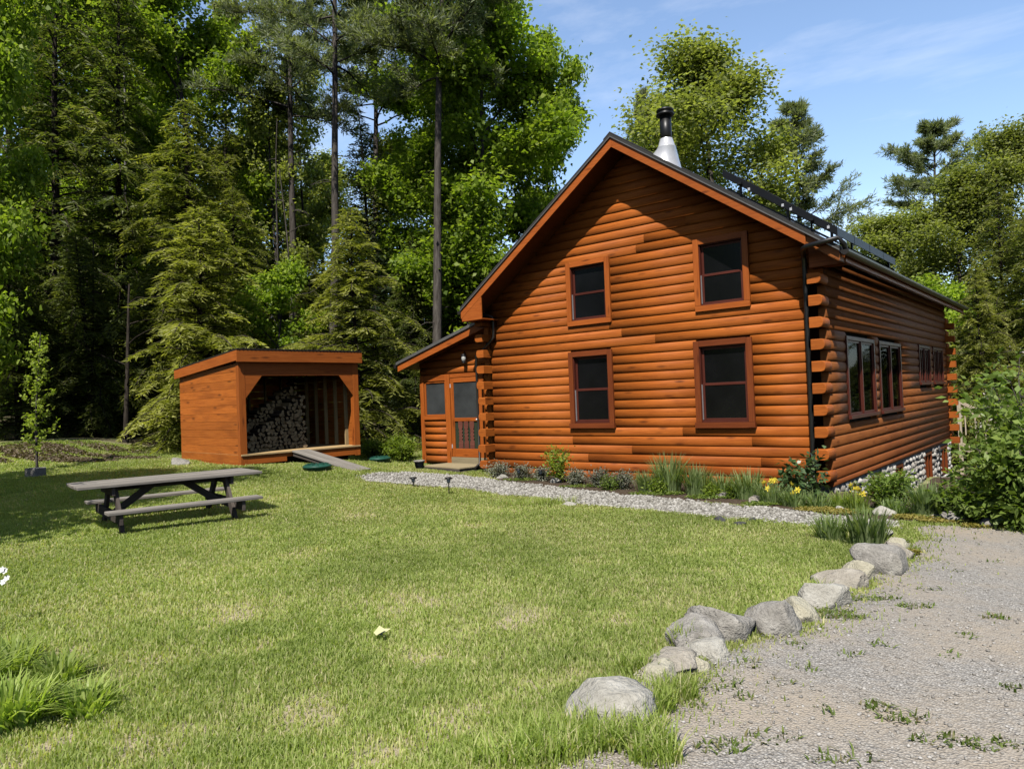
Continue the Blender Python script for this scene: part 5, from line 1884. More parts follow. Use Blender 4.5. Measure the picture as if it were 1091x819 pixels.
g_ = np.random.default_rng(9)
spots = []
for px in range(-160, 640, 34):
    hgt = 10 if px < 240 else (6.5 if px < 330 else 8.5)
    spots.append((px + g_.uniform(-10, 10), g_.uniform(38, 44), hgt * g_.uniform(.85, 1.1), 2.6, 4200))
for px in range(-160, 640, 50):
    spots.append((px + g_.uniform(-14, 14), g_.uniform(31, 34), g_.uniform(3.0, 4.6), 2.2, 3500))
for px in range(-160, 250, 55):
    spots.append((px + g_.uniform(-10, 10), g_.uniform(44, 50), g_.uniform(15, 19), 3.6, 5500))
woods('far_woods', spots, 41, 'dense far woods closing off the view behind the trees at the left')
spots = []
for px in range(640, 1260, 42):
    hgt = 6.0 if px < 900 else 7.5
    spots.append((px + g_.uniform(-10, 10), g_.uniform(42, 50), hgt * g_.uniform(.8, 1.1), 3.0, 4200))
for px in range(1000, 1260, 45):
    spots.append((px + g_.uniform(-10, 10), g_.uniform(28, 31), g_.uniform(3.0, 5.0), 2.4, 4500))
woods('far_woods', spots, 42, 'dense far woods behind the trees at the right of the cabin')

# trees beside the photographer, outside the frame, that shade the left of the lawn
for i, (x, y, hh) in enumerate(((-8.9, -13.4, 11), (-11.3, -13.3, 7.8))):
    (t, c), H, R = proto('maple_mid')
    e = empty('maple_tree', (x, y, GZ(x, y)), i * 1.3, 'maple standing beside the photographer that shades the left of the lawn', 'tree', 'maples shading the left lawn')
    e.scale = (1.05, 1.05, hh / H)
    for o in (t, c): k = o.copy(); C.objects.link(k); k.parent = e
# ------------------------------------------------------------------ rocks
def rock(px, py, wpx, hpx, mat, label, seed, name='border_rock', group='rocks edging the drive', yaw=0.0, deep=.9, cat='rock', squash=1.0):
    """px,py = bottom centre of the rock in the photo; wpx,hpx its visible size"""
    P = ground_at(px, py)
    s = px_scale(P)
    a, h = wpx * s / 2 * 1.22, hpx * s * .84
    P = P + np.array([_fw[0], _fw[1], 0]) / math.hypot(_fw[0], _fw[1]) * a * deep * .75
    P[2] = GZ(P[0], P[1])
    g = np.random.default_rng(seed)
    import bmesh
    b = bmesh.new(); bmesh.ops.create_icosphere(b, subdivisions=4, radius=1)
    V = np.array([v.co[:] for v in b.verts]); Fc = np.array([[v.index for v in f.verts] for f in b.faces]); b.free()
    # a few cut planes for facets, then low and high noise
    for i in range(22):
        d = unit(g.normal(0, 1, 3) * np.array([1, 1, .9])); k = g.uniform(.5, .85)
        q = V @ d; over = np.clip(q - k, 0, None)
        V = V - over[:, None] * d * g.uniform(.9, 1.0)
    for f, amp in ((1.6, .08), (3.4, .04), (8, .022), (19, .012), (34, .006)):
        d = unit(g.normal(0, 1, (4, 3))); ph = g.uniform(0, 6, 4)
        V = V * (1 + amp * np.sin((V @ d.T) * f * 1.6 + ph).sum(1, keepdims=True) / 2)
    V = (V - (V.max(0) + V.min(0)) / 2) / ((V.max(0) - V.min(0)) / 2)
    zz = V[:, 2]
    V = np.column_stack([V[:, 0] * a, V[:, 1] * a * deep, np.where(zz > 0, zz * .8 + .2, zz * 1.0 + .2) * h])
    o = np_mesh(name, V, tris=Fc, col=np.full((len(Fc), 3), .5), mat=M[mat], smooth=True)
    o.location = (P[0], P[1], P[2]); o.rotation_euler = (0, 0, YAW * -1 + yaw)
    tag(o, label, cat, group)
    return o


RK = [
    (652, 785, 86, 52, 'rock_pale', 'long pale rock nearest the camera, half sunk in tall grass', .3),
    (688, 750, 30, 22, 'rock_grey', 'small grey rock squeezed behind the long pale rock', .1),
    (702, 733, 40, 25, 'rock_yellow', 'low yellowish rock, second in the row from the camera', .1),
    (722, 722, 50, 26, 'rock_tan', 'flat tan rock lying behind the low yellowish one', .2),
    (742, 718, 30, 20, 'rock_yellow', 'small cream wedge beside the light oval rock', .1),
    (757, 706, 42, 24, 'rock_pale', 'light oval rock leaning in front of the two big grey rocks', -.1),
    (748, 694, 54, 36, 'rock_grey', 'pointed grey rock left of the biggest grey rock', .0),
    (776, 684, 60, 42, 'rock_grey', 'biggest grey rock of the row, rough and dark at its foot', .1),
    (832, 678, 50, 42, 'rock_grey', 'smooth light grey rock standing alone past a gap with weeds', .2),
    (862, 666, 34, 30, 'rock_yellow', 'upright yellowish rock between the smooth grey and the cream striped one', .0),
    (887, 650, 46, 31, 'rock_pale', 'cream striped rock with a flat sloping top', -.3),
    (904, 628, 44, 22, 'rock_tan', 'low tan rock in front of the pale yellow one', .0),
    (918, 620, 34, 26, 'rock_yellow', 'pale yellow rounded rock touching the angular grey one', .1),
    (949, 613, 50, 36, 'rock_grey', 'large angular grey rock at the bend of the row', -.2),
    (967, 598, 26, 22, 'rock_tan', 'small brownish rock behind the angular grey one', 0),
    (958, 588, 26, 17, 'rock_yellow', 'small cream rock at the foot of the iris clump', .2),
    (943, 574, 18, 11, 'rock_pale', 'tiny pale rock at the far end of the row', 0),
]
for i, (px, py, w, h, mt, lb, yw) in enumerate(RK): rock(px, py, w, h, mt, lb, 500 + i, yaw=yw)
RB = [
    (944, 550, 20, 12, 'rock_pale', 'white rock behind the iris clump', 0), (897, 545, 9, 7, 'rock_pale', 'little white stone left of the yellow daffodils', 0),
    (998, 554, 20, 6, 'rock_pale', 'flat white stone on the yellow ground cover', 0), (1024, 557, 24, 13, 'rock_grey', 'grey rock before the dark iris leaves', 0.2),
    (1036, 555, 15, 13, 'rock_grey', 'grey rock tucked behind another under the big shrub', 0), (1067, 563, 30, 16, 'rock_grey', 'rounded grey boulder under the big shrub at the right', 0),
]
for i, (px, py, w, h, mt, lb, yw) in enumerate(RB): rock(px, py, w, h, mt, lb, 540 + i, 'garden_rock', 'stones in the bed right of the cabin', yw)
RP = [
    (768, 557, 11, 8, 'rock_dark', 'dark stone on the lawn edge of the path, first of three'), (790, 561, 12, 6, 'rock_dark', 'flat dark stone between two others on the path edge'),
    (801, 557, 9, 7, 'rock_dark', 'round dark stone on the path edge nearest the irises'), (810, 536, 16, 9, 'rock_tan', 'tan stone at the bed edge below the daffodils'),
    (770, 531, 13, 7, 'rock_grey', 'grey stone at the bed edge in the middle of the path'), (696, 525, 11, 5, 'rock_tan', 'small tan stone in front of the iris leaves'),
    (535, 510, 11, 6, 'rock_pale', 'white stone in the herbs nearest the porch'), (593, 515, 12, 7, 'rock_pale', 'white stone below the yellow-green shrub'),
    (607, 540, 14, 6, 'rock_pale', 'pale stone at the lawn edge beside the grass hump'),
]
for i, (px, py, w, h, mt, lb) in enumerate(RP): rock(px, py, w, h, mt, lb, 560 + i, 'garden_stone', 'stones along the gravel path')
rock(190, 496, 18, 10, 'rock_grey', 'round grey rock lying at the left corner of the woodshed', 590, 'garden_rock', None)

# ------------------------------------------------------------------ garden plants
def strap_clump(name, px, py, wpx, hpx, n, mat, label, cat='plant', group=None, w=.012, arch=.4, seed=0, flowers=None, depth=None):
    P = ground_at(px, py); s = px_scale(P)
    g = np.random.default_rng(seed + int(px))
    R = wpx * s / 2; H = hpx * s
    rr = R * .62 * g.uniform(0, 1, n) ** .5; aa = g.uniform(0, 6.28, n)
    base = np.column_stack([rr * np.cos(aa), rr * np.sin(aa) * .7, np.full(n, -.02)])
    az = aa + g.normal(0, .7, n)
    h = H * g.uniform(.55, 1.05, n); lean = h * arch * g.uniform(.1, 1.3, n)
    V, Q, T = blades(base, az, h, w * g.uniform(.6, 1.2, n), lean, g)
    c = np.column_stack([np.clip(g.normal(.5, .22, n), 0, 1), np.zeros(n), np.zeros(n)])
    e = empty(name, tuple(P), g.uniform(-.4, .4), label, cat, group)
    np_mesh('leaves', V, quads=Q, tris=T, col=np.vstack([c] * (len(Q) // n) + [c]), mat=M[mat], parent=e)
    if flowers:
        nf, colr, fs = flowers
        mbs = MB()
        for i in range(nf):
            a = g.uniform(0, 6.28); r = R * g.uniform(.1, .7)
            x, y = r * math.cos(a), r * math.sin(a) * .7; z = H * g.uniform(.55, 1.0)
            st = MB(); tube(st, [(x * .8, y * .8, 0), (x, y, z - fs * .3)], .005, 5); st.build('stem', M[mat], e)
            f = MB()
            yaw = g.uniform(0, 6.28)
            for k in range(6):
                b = 2 * math.pi * k / 6 + yaw
                nd = Vector((math.cos(yaw * 3), math.sin(yaw * 3), .35)).normalized(); e1 = nd.orthogonal().normalized(); e2 = nd.cross(e1)
                d = e1 * math.cos(b) + e2 * math.sin(b) + nd * .2; p0 = Vector((x, y, z)); t = d.cross(nd).normalized()
                f.add([p0, p0 + d * fs * .55 + t * fs * .28, p0 + d * fs * 1.05, p0 + d * fs * .55 - t * fs * .28], [(0, 1, 2, 3)])
            tube(f, [p0, p0 + nd * fs * .45], [fs * .17, fs * .26], 9)
            f.build('flower', M[colr], e)
    return e


def leaf_bush(name, px, py, wpx, hpx, n, mat, lsz, label, cat='shrub', group=None, seed=0, stems=14, flat=.8, bloom=None, up=.55, upright=False):
    P = ground_at(px, py) if not isinstance(px, np.ndarray) else px
    s = px_scale(P)
    g = np.random.default_rng(seed)
    R = wpx * s / 2; H = hpx * s
    tm = MB(); tips = []
    for i in range(stems):
        az = i * 2.4 + g.uniform(-.5, .5); el = g.uniform(.5, 1.5) if not upright else g.uniform(1.2, 1.55)
        L = min(H * 1.0 / max(.3, math.sin(el)), (R / max(.15, math.cos(el))) * .95) * g.uniform(.75, 1.05)
        p = limb_path((g.normal(0, R * .12), g.normal(0, R * .12), -.03), (math.cos(az) * math.cos(el), math.sin(az) * math.cos(el), math.sin(el)), L, g, 6, .12, 0, .02)
        tube(tm, p, [max(.003, .012 * H * (1 - .8 * j / 6)) for j in range(7)], 5, cap=False)
        for j in range(2, 7):
            tips.append(p[j])
            for q in range(2):
                a2 = az + g.uniform(-1.6, 1.6)
                tw = limb_path(p[j], (math.cos(a2), math.sin(a2), g.uniform(-.1, .8)), L * .28 * g.uniform(.4, 1), g, 2, .2)
                tube(tm, tw, [.004 * H + .002, .003, .002], 3, cap=False); tips.append(tw[-1]); tips.append(tw[-2])
    T = np.array(tips)
    idx = g.integers(0, len(T), n)
    off = g.normal(0, 1, (n, 3)); off[:, 2] *= flat
    c = T[idx] + off * (R * .085 + lsz * .6)
    c[:, 2] = np.maximum(c[:, 2], .02)
    nrm = unit(np.column_stack([g.normal(0, .6, n), g.normal(0, .6, n), np.abs(g.normal(.7, .4, n))]))
    ax = unit(unit(off) + np.column_stack([g.normal(0, .6, (n, 2)), g.normal(up - .5, .4, n)]))
    L = lsz * g.uniform(.6, 1.3, n)
    V, Q = leaf_quads(c, ax, nrm, L, L * g.uniform(.38, .6, n), g)
    ct = g.normal(0, .15, len(T))
    col = np.column_stack([np.clip(g.normal(.48, .18, n) + ct[idx], 0, 1), np.where(g.uniform(0, 1, n) < .1, .6, 0), np.zeros(n)])
    e = empty(name, tuple(P), g.uniform(0, 6), label, cat, group)
    tm.build('stems', M['bark_grey'], e)
    np_mesh('leaves', V, quads=Q, col=col, mat=M[mat], parent=e)
    if bloom:
        nb, bm, bs = bloom
        idx = g.integers(0, len(T), nb)
        c = T[idx] + g.normal(0, 1, (nb, 3)) * R * .1; c[:, 2] += .05
        V, Q = leaf_quads(c, unit(g.normal(0, 1, (nb, 3))), unit(g.normal(0, 1, (nb, 3)) + np.array([0, 0, 1.])), np.full(nb, bs), np.full(nb, bs * .8), g)
        np_mesh('blossoms', V, quads=Q, col=np.column_stack([g.uniform(0, 1, nb), np.zeros(nb), np.zeros(nb)]), mat=M[bm], parent=e)
    return e


# by the porch and shed
leaf_bush('fern_shrub', 424, 490, 60, 20, 5200, 'leaf_bright', .085, 'low bright yellow-green shrub left of the porch', seed=1, stems=26)
leaf_bush('fern_shrub', 400, 488, 30, 17, 1600, 'leaf_shrub', .08, 'darker leafy plant tucked against the right end of the woodshed', seed=2)
# along the wall
for i, (px, py, w, h, lb) in enumerate((
        (532, 508, 34, 13, 'low grey herb mound nearest the porch'), (556, 510, 26, 13, 'grey herb mound holding a garden light'), (578, 512, 26, 12, 'thin grey herb mound left of the yellow-green shrub'),
        (614, 516, 30, 14, 'grey herb mound just right of the yellow-green shrub'), (640, 519, 32, 17, 'taller grey-green herb mound, second right of the yellow-green shrub'),
        (664, 521, 30, 17, 'grey-green herb mound beside the first iris leaves'))):
    leaf_bush('herb_mound', px, py, w * 1.35, h * 1.05, 1500, 'leaf_lav', .045, lb, 'plant', 'grey herb mounds along the cabin wall', seed=20 + i, stems=30, upright=True)
leaf_bush('yellow_green_shrub', 595, 514, 24, 34, 900, 'leaf_bright', .07, 'small upright yellow-green shrub against the log wall', seed=30, stems=9, upright=True)
for i, (px, py, w, h, n, lb) in enumerate((
        (690, 524, 30, 22, 120, 'short iris leaves right of the grey herb mounds'), (713, 525, 34, 38, 170, 'tall fan of iris leaves below the big window'),
        (742, 527, 34, 30, 150, 'iris leaves just right of the tallest fan'), (770, 529, 30, 24, 120, 'shorter iris leaves under the right lower window'),
        (797, 532, 34, 30, 160, 'iris leaves left of the daffodils'))):
    strap_clump('iris_clump', px, py, w * 1.25, h * 1.25, int(n * 1.7), 'leaf_iris', lb, 'iris', 'iris clumps along the cabin wall', .011, .45, 40 + i)
strap_clump('daffodil_clump', 822, 537, 40, 30, 170, 'leaf_iris', 'daffodil leaves with a few yellow flowers in front of the glossy shrub', 'daffodil', None, .009, .5, 50, (6, 'yellow', .052))
strap_clump('daffodil_clump', 846, 540, 40, 24, 150, 'leaf_iris', 'daffodil leaves with one yellow flower below the glossy shrub', 'daffodil', None, .009, .5, 51, (3, 'yellow', .06))
leaf_bush('glossy_shrub', 853, 530, 40, 44, 800, 'leaf_rhodo', .12, 'glossy long-leaved shrub at the right corner of the log wall', seed=60, stems=12, up=.3)
for i, (px, py, w, h, n, mt, lb) in enumerate((
        (872, 542, 36, 24, 130, 'leaf_iris', 'grey-green strap leaves at the foot of the cabin corner'), (896, 541, 30, 24, 120, 'leaf_day', 'leaves around the corner, beside the bright daffodils'))):
    strap_clump('bed_plant', px, py, w, h, n, mt, lb, 'plant', None, .01, .5, 70 + i)
strap_clump('daffodil_clump', 914, 543, 34, 26, 120, 'leaf_day', 'bright bunch of yellow daffodils behind the iris clump', 'daffodil', None, .009, .5, 75, (8, 'yellow', .058))
for i, (px, py, w, h, lb) in enumerate(((650, 522, 30, 14, 'low fresh green plant in front of the taller herb mound'), (703, 526, 30, 15, 'low yellow-green plant at the foot of the tallest iris fan'),
        (758, 530, 26, 13, 'low yellow-green plant between the middle iris leaves'), (784, 531, 24, 12, 'small fresh green plant left of the last iris leaves'))):
    leaf_bush('low_plant', px, py, w, h, 700, 'leaf_bright' if i else 'leaf_shrub', .055, lb, 'plant', None, 160 + i, 20, upright=True)
# right of the corner
leaf_bush('leafy_plant', 950, 545, 48, 38, 2400, 'leaf_shrub', .075, 'bushy light green plant in front of the stone foundation', 'plant', None, 80, 20, upright=True)
strap_clump('bed_plant', 955, 548, 40, 24, 150, 'leaf_iris', 'grey-green strap leaves at the foot of the bushy light green plant', 'plant', None, .01, .5, 81)
strap_clump('iris_clump', 988, 551, 46, 44, 240, 'leaf_iris', 'dark tall iris leaves under the basement windows', 'iris', None, .013, .4, 82)
strap_clump('iris_clump', 1016, 552, 36, 40, 180, 'leaf_iris', 'dark tall iris leaves left of the big shrub', 'iris', None, .013, .4, 83)
# the iris clump at the end of the lawn
strap_clump('iris_clump', 886, 576, 46, 36, 150, 'leaf_iris', 'left half of the iris clump at the corner of the lawn', 'iris', 'iris clumps at the corner of the lawn', .011, .5, 84)
strap_clump('iris_clump', 924, 583, 56, 50, 260, 'leaf_iris', 'tall full iris clump at the corner of the lawn by the rocks', 'iris', 'iris clumps at the corner of the lawn', .012, .42, 85)
# big shrubs at the right edge
for i, (px, py, w, h, n, lb) in enumerate((
        (1076, 559, 62, 92, 3600, 'big leafy shrub hiding the foot of the stair railing'), (1102, 563, 84, 160, 5200, 'tall leafy shrub cut off by the right picture edge'),
        (1046, 555, 44, 50, 2000, 'lower leafy shrub nearest the stone foundation'), (1120, 565, 90, 120, 4500, 'leafy shrub just outside the right picture edge'))):
    leaf_bush('leafy_shrub', px, py, w, h, n, 'leaf_shrub', .12, lb, 'shrub', 'leafy shrubs at the right of the cabin', 90 + i, 22, up=.4)
b_ = at_depth(1096, 17)
leaf_bush('blossom_shrub', b_, 0, 70, 150, 5000, 'leaf_shrub', .11, 'shrub with pale blossoms above the leafy shrubs at the right', 'shrub', None, 97, 24, bloom=(1500, 'blossom', .07))
b_ = at_depth(1086, 19)
leaf_bush('leafy_shrub', b_, 0, 60, 100, 4200, 'leaf_shrub', .12, 'tall loose shrub behind the stair railing', 'shrub', None, 98, 22, up=.4)

# sapling with a stone at its foot
P = at_depth(38, 17); g = np.random.default_rng(77)
H = top_height(P, 348)
e = empty('sapling_tree', tuple(P), 0, 'slender young sapling with small light leaves at the left of the lawn', 'tree')
tm = MB(); tp = limb_path((0, 0, -.05), (0, 0, 1), H, g, 10, .03)
tube(tm, tp, [.03 * (1 - .85 * i / 10) + .003 for i in range(11)], 7)
tips = []
for i in range(26):
    t = .14 + .84 * i / 26; k = min(int(t * 10), 9); p = tp[k] + (tp[k + 1] - tp[k]) * (t * 10 - k)
    az = i * 2.4; L = .5 * (1 - t) ** .6 * g.uniform(.4, 1.3) + .1
    b = limb_path(p, (math.cos(az), math.sin(az), .8), L, g, 4, .1)
    tube(tm, b, [.008, .006, .005, .003, .002], 4, cap=False); tips += b[1:]
tm.build('trunk', M['bark_grey'], e)
T = np.array(tips); n = 900; idx = g.integers(0, len(T), n)
c = T[idx] + g.normal(0, .05, (n, 3))
V, Q = leaf_quads(c, unit(g.normal(0, 1, (n, 3)) - np.array([0, 0, .3])), unit(g.normal(0, .6, (n, 3)) + np.array([0, 0, 1.])), g.uniform(.06, .12, n), g.uniform(.04, .07, n), g)
np_mesh('crown', V, quads=Q, col=np.column_stack([np.clip(g.normal(.8, .2, n), 0, 1), np.zeros(n), np.zeros(n)]), mat=M['leaf_bright'], parent=e)
mb = MB(); box(mb, (-.14, -.14, 0), (.14, .14, .22)); o = mb.build('concrete_block', M['rock_grey'], None, .012)
q = ground_at(38, 509); o.location = tuple(q); o.rotation_euler = (0, 0, .4); tag(o, 'small grey concrete block at the foot of the sapling', 'block')
# pot by the step
q = ground_at(447, 500)
mb = MB(); lathe(mb, (0, 0, 0), [(.09, 0), (.13, .2), (.145, .2), (.145, .235), (.125, .235), (.115, .19), (.02, .18)], 20)
o = mb.build('flower_pot', M['rock_grey']); o.location = tuple(q); tag(o, 'small grey flower pot beside the door step', 'flower pot')

# daylily patch, white flowers and weeds in the foreground
for i, (px, py, w, h, n, lb) in enumerate((
        (10, 770, 130, 58, 420, 'broad-leaved daylily clump at the lower left picture edge'), (90, 758, 105, 40, 230, 'daylily clump at the right tip of the lower left patch'),
        (10, 715, 110, 45, 220, 'daylily clump at the back of the lower left patch'), (62, 725, 100, 36, 200, 'low daylily clump in the middle of the lower left patch'),
        (-60, 750, 160, 80, 230, 'daylily clump mostly outside the left picture edge'))):
    strap_clump('daylily_clump', px, py, w, h, n, 'leaf_day', lb, 'daylily', 'daylily clumps at the lower left', .011, .9, 110 + i)
# white flower head leaning in at the left edge
P = ground_at(-5, 668)
e = empty('white_flower', tuple(P), 0, 'white flower head leaning in at the left picture edge', 'flower')
s = px_scale(P)
hz = top_height(P, 612)
mb = MB(); tube(mb, [(0, 0, 0), (.02, .01, hz * .6), (.05, .03, hz)], .005, 6); mb.build('stem', M['leaf_day'], e)
mb = MB(); g = np.random.default_rng(5)
for j, (dx, dz) in enumerate(((.05, .03), (.07, -.03), (.03, -.06), (.02, .04))):
    p0 = Vector((.05 + dx * .6, .03 + dx * .5, hz + dz)); yaw = j
    for k in range(6):
        b = 2 * math.pi * k / 6 + yaw; nd = Vector((.5, -.75, .45)).normalized(); e1 = nd.orthogonal().normalized(); e2 = nd.cross(e1)
        d = e1 * math.cos(b) + e2 * math.sin(b) + nd * .25; t = d.cross(nd).normalized(); fs = .03
        mb.add([p0, p0 + d * fs * .55 + t * fs * .35, p0 + d * fs, p0 + d * fs * .55 - t * fs * .35], [(0, 1, 2, 3)])
mb.build('petals', M['white'], e)

# a pale fallen leaf on the lawn
q = ground_at(405, 683)
n = 3; g = np.random.default_rng(8)
V, Q = leaf_quads(np.array([[0, 0, .075], [.02, .03, .07], [-.02, .02, .06]]), np.array([[1, .2, .3], [.2, 1, .2], [-1, .3, .2]]), np.array([[0, -.6, .6]] * 3), np.array([.12, .1, .1]), np.array([.08, .065, .065]), g)
o = np_mesh('fallen_leaf', V, quads=Q, col=np.full((n, 3), 1.0), mat=M['pale_leaf']); o.location = tuple(q)
tag(o, 'pale yellow fallen leaf lying on the lawn', 'leaf')


def tufts(name, spots, mat, label, seed, hmin, hmax, w, arch=.7, dry=.15, wid=1.0):
    """small weeds and rough grass nobody could count: one mesh"""
    g = np.random.default_rng(seed)
    B, A = [], []
    for (px, py, wpx, hpx, n) in spots:
        P = ground_at(px, py); s = px_scale(P)
        a = g.uniform(0, 6.28, n); r = g.uniform(0, 1, n) ** .5
        dx = np.cos(a) * r * wpx * s / 2; dy = np.sin(a) * r * max(hpx * s * 1.4, .08)
        x = P[0] + _r[0] * dx + _fw[0] * dy; y = P[1] + _r[1] * dx + _fw[1] * dy
        B.append(np.column_stack([x, y, gz(x, y) + .005])); A.append(a)
    B = np.vstack(B); n = len(B)
    h = g.uniform(hmin, hmax, n)
    V, Q, T = blades(B, g.uniform(0, 6.28, n), h, w * g.uniform(.6, 1.3, n), h * arch * g.uniform(.1, 1.2, n), g)
    c = np.column_stack([np.clip(g.normal(.5, .22, n), 0, 1), np.where(g.uniform(0, 1, n) < dry, g.uniform(.4, 1, n), 0), np.zeros(n)])
    o = np_mesh(name, V, quads=Q, tris=T, col=np.vstack([c] * (len(Q) // n) + [c]), mat=M[mat])
    tag(o, label, kind='stuff')


tufts('rough_grass', [(640, 790, 140, 22, 900), (600, 800, 120, 20, 700), (690, 760, 60, 14, 320), (720, 745, 50, 10, 220), (660, 745, 60, 10, 260), (680, 720, 50, 10, 240), (735, 690, 40, 8, 160), (800, 668, 40, 9, 200),
                      (700, 815, 60, 10, 240), (560, 815, 120, 10, 400), (870, 635, 40, 6, 120), (560, 540, 70, 6, 260), (590, 538, 60, 5, 220), (680, 800, 80, 14, 300)],
      'grass', 'long rough grass growing around the nearest rocks', 61, .08, .2, .004)
tufts('weeds', [(770, 733, 60, 6, 40), (740, 752, 30, 4, 25), (700, 770, 26, 4, 25), (790, 745, 24, 3, 20), (830, 730, 30, 3, 18), (860, 715, 26, 3, 18), (905, 700, 30, 3, 16), (940, 690, 24, 3, 18), (1010, 700, 26, 3, 14), (880, 760, 24, 3, 16), (1030, 680, 24, 3, 16), (850, 690, 30, 3, 20), (800, 710, 30, 3, 22), (1020, 610, 18, 2, 12), (1060, 600, 16, 2, 12), (880, 655, 60, 6, 190), (900, 660, 50, 5, 160), (930, 640, 60, 6, 150), (975, 648, 40, 4, 70), (960, 768, 60, 9, 80), (1005, 792, 70, 10, 70), (935, 757, 40, 6, 60), (820, 790, 60, 5, 40),
                (770, 800, 60, 6, 70), (900, 812, 80, 8, 50), (1060, 797, 70, 9, 70), (1060, 660, 30, 4, 50), (990, 630, 30, 3, 30), (850, 660, 30, 5, 60), (1070, 735, 50, 5, 30)],
      'weed', 'small green weeds scattered on the gravel drive', 62, .02, .06, .0065, 1.1, .2)


def cover(name, spots, mat, label, seed, sz):
    g = np.random.default_rng(seed); Vs, Qs, n0, o = [], [], 0, 0
    for (px, py, wpx, hpx, n) in spots:
        P = ground_at(px, py); s = px_scale(P)
        a = g.uniform(0, 6.28, n); r = g.uniform(0, 1, n) ** .5
        dx = np.cos(a) * r * wpx * s / 2; dy = np.sin(a) * r * hpx * s * 3.0
        x = P[0] + _r[0] * dx + _fw[0] * dy; y = P[1] + _r[1] * dx + _fw[1] * dy
        c = np.column_stack([x, y, gz(x, y) + .02 + g.uniform(0, .035, n)])
        V, Q = leaf_quads(c, unit(np.column_stack([g.normal(0, 1, (n, 2)), g.uniform(0, .8, n)])), unit(g.normal(0, .5, (n, 3)) + np.array([0, 0, 1.])), g.uniform(.6, 1.3, n) * sz, g.uniform(.4, .8, n) * sz, g)
        Vs.append(V); Qs.append(Q + o); o += len(V); n0 += n
    ob = np_mesh(name, np.vstack(Vs), quads=np.vstack(Qs), col=np.column_stack([g.uniform(0, 1, n0), np.zeros(n0), np.zeros(n0)]), mat=M[mat])
    tag(ob, label, kind='stuff')


cover('sedum_cover', [(868, 545, 44, 5, 900), (893, 547, 40, 5, 800), (975, 553, 50, 4, 900), (1010, 557, 60, 4, 1000), (1050, 562, 50, 4, 700), (1080, 564, 30, 4, 500), (972, 591, 16, 3, 160)], 'sedum', 'yellow orange sedum creeping along the bed edge', 63, .045)
cover('bed_ground_cover', [(560, 512, 50, 3, 260), (625, 519, 60, 3, 350), (700, 527, 60, 4, 500), (760, 531, 60, 4, 500), (820, 538, 60, 4, 500), (880, 540, 60, 5, 600), (940, 547, 70, 5, 800), (1000, 552, 60, 5, 600)], 'leaf_shrub', 'low leafy ground cover between the bed plants', 64, .05)
g_ = np.random.default_rng(15)
cover('leaf_litter', [(g_.uniform(-20, 190), g_.uniform(474, 492), 60, 2.5, 260) for _ in range(22)], 'litter', 'dry fallen leaves on the bank at the edge of the woods', 65, .09)
# ------------------------------------------------------------------ daylight
to_sun = Vector((.27, -.63, .95)).normalized()
sun = bpy.data.lights.new('sun', 'SUN'); sun.energy = SUN_E; sun.angle = math.radians(.53); sun.color = (1.0, .955, .89)
so = bpy.data.objects.new('sun', sun); C.objects.link(so)
so.rotation_euler = to_sun.to_track_quat('Z', 'Y').to_euler()
world = bpy.data.worlds.new('World'); scene.world = world; world.use_nodes = True
nt = world.node_tree
bg = nt.nodes['Background']; bg.inputs['Strength'].default_value = SKY_E
sky = nt.nodes.new('ShaderNodeTexSky'); sky.sky_type = 'NISHITA'; sky.sun_disc = False
sky.sun_elevation = math.asin(to_sun.z); sky.sun_rotation = math.atan2(to_sun.x, to_sun.y)
sky.altitude = 300; sky.air_density = 1.0; sky.dust_density = .6; sky.ozone_density = 1.0
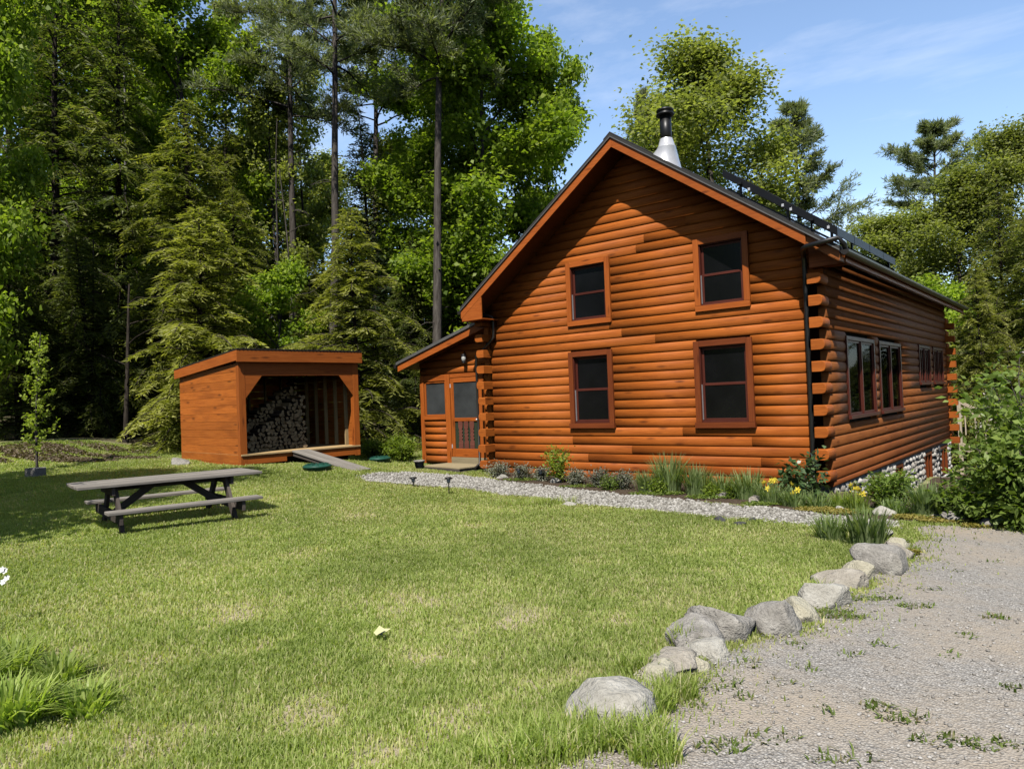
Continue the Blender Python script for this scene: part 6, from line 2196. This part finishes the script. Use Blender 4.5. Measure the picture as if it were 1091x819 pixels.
# thin high cloud streaks
tc = nt.nodes.new('ShaderNodeTexCoord')
mp = nt.nodes.new('ShaderNodeMapping'); mp.inputs['Scale'].default_value = (1.2, 5.0, 9.0); mp.inputs['Rotation'].default_value = (.3, .5, .7)
nz = nt.nodes.new('ShaderNodeTexNoise'); nz.inputs['Scale'].default_value = 1.6; nz.inputs['Detail'].default_value = 7; nz.inputs['Roughness'].default_value = .6
nt.links.new(tc.outputs['Generated'], mp.inputs[0]); nt.links.new(mp.outputs[0], nz.inputs['Vector'])
rp = nt.nodes.new('ShaderNodeValToRGB'); rp.color_ramp.elements[0].position = .5; rp.color_ramp.elements[1].position = .85
rp.color_ramp.elements[0].color = (0, 0, 0, 1); rp.color_ramp.elements[1].color = (.3, .3, .3, 1)
nt.links.new(nz.outputs['Fac'], rp.inputs[0])
mx = nt.nodes.new('ShaderNodeMix'); mx.data_type = 'RGBA'
nt.links.new(rp.outputs[0], mx.inputs[0]); nt.links.new(sky.outputs[0], mx.inputs[6]); mx.inputs[7].default_value = (CLOUD, CLOUD, CLOUD * 1.02, 1)
# northern sky, opposite the sun, scaled up as an added brightening
sp = nt.nodes.new('ShaderNodeSeparateXYZ'); nt.links.new(tc.outputs['Generated'], sp.inputs[0])
dt = nt.nodes.new('ShaderNodeVectorMath'); dt.operation = 'DOT_PRODUCT'; nt.links.new(tc.outputs['Generated'], dt.inputs[0]); dt.inputs[1].default_value = (-.45, .85, 0)
mr = nt.nodes.new('ShaderNodeMapRange'); mr.inputs['From Min'].default_value = -.15; mr.inputs['From Max'].default_value = .75
mr.inputs['To Min'].default_value = 1.0; mr.inputs['To Max'].default_value = NORTH; mr.interpolation_type = 'SMOOTHSTEP'
nt.links.new(dt.outputs['Value'], mr.inputs['Value'])
ml = nt.nodes.new('ShaderNodeVectorMath'); ml.operation = 'SCALE'
nt.links.new(mx.outputs[2], ml.inputs[0]); nt.links.new(mr.outputs[0], ml.inputs['Scale'])
nt.links.new(ml.outputs[0], bg.inputs['Color'])
scene.view_settings.view_transform = 'Standard'; scene.view_settings.look = 'None'
scene.view_settings.exposure = 0; scene.view_settings.gamma = 1
scene.cycles.max_bounces = 6; scene.cycles.diffuse_bounces = 0; scene.cycles.transparent_max_bounces = 12
scene.cycles.use_adaptive_sampling = True
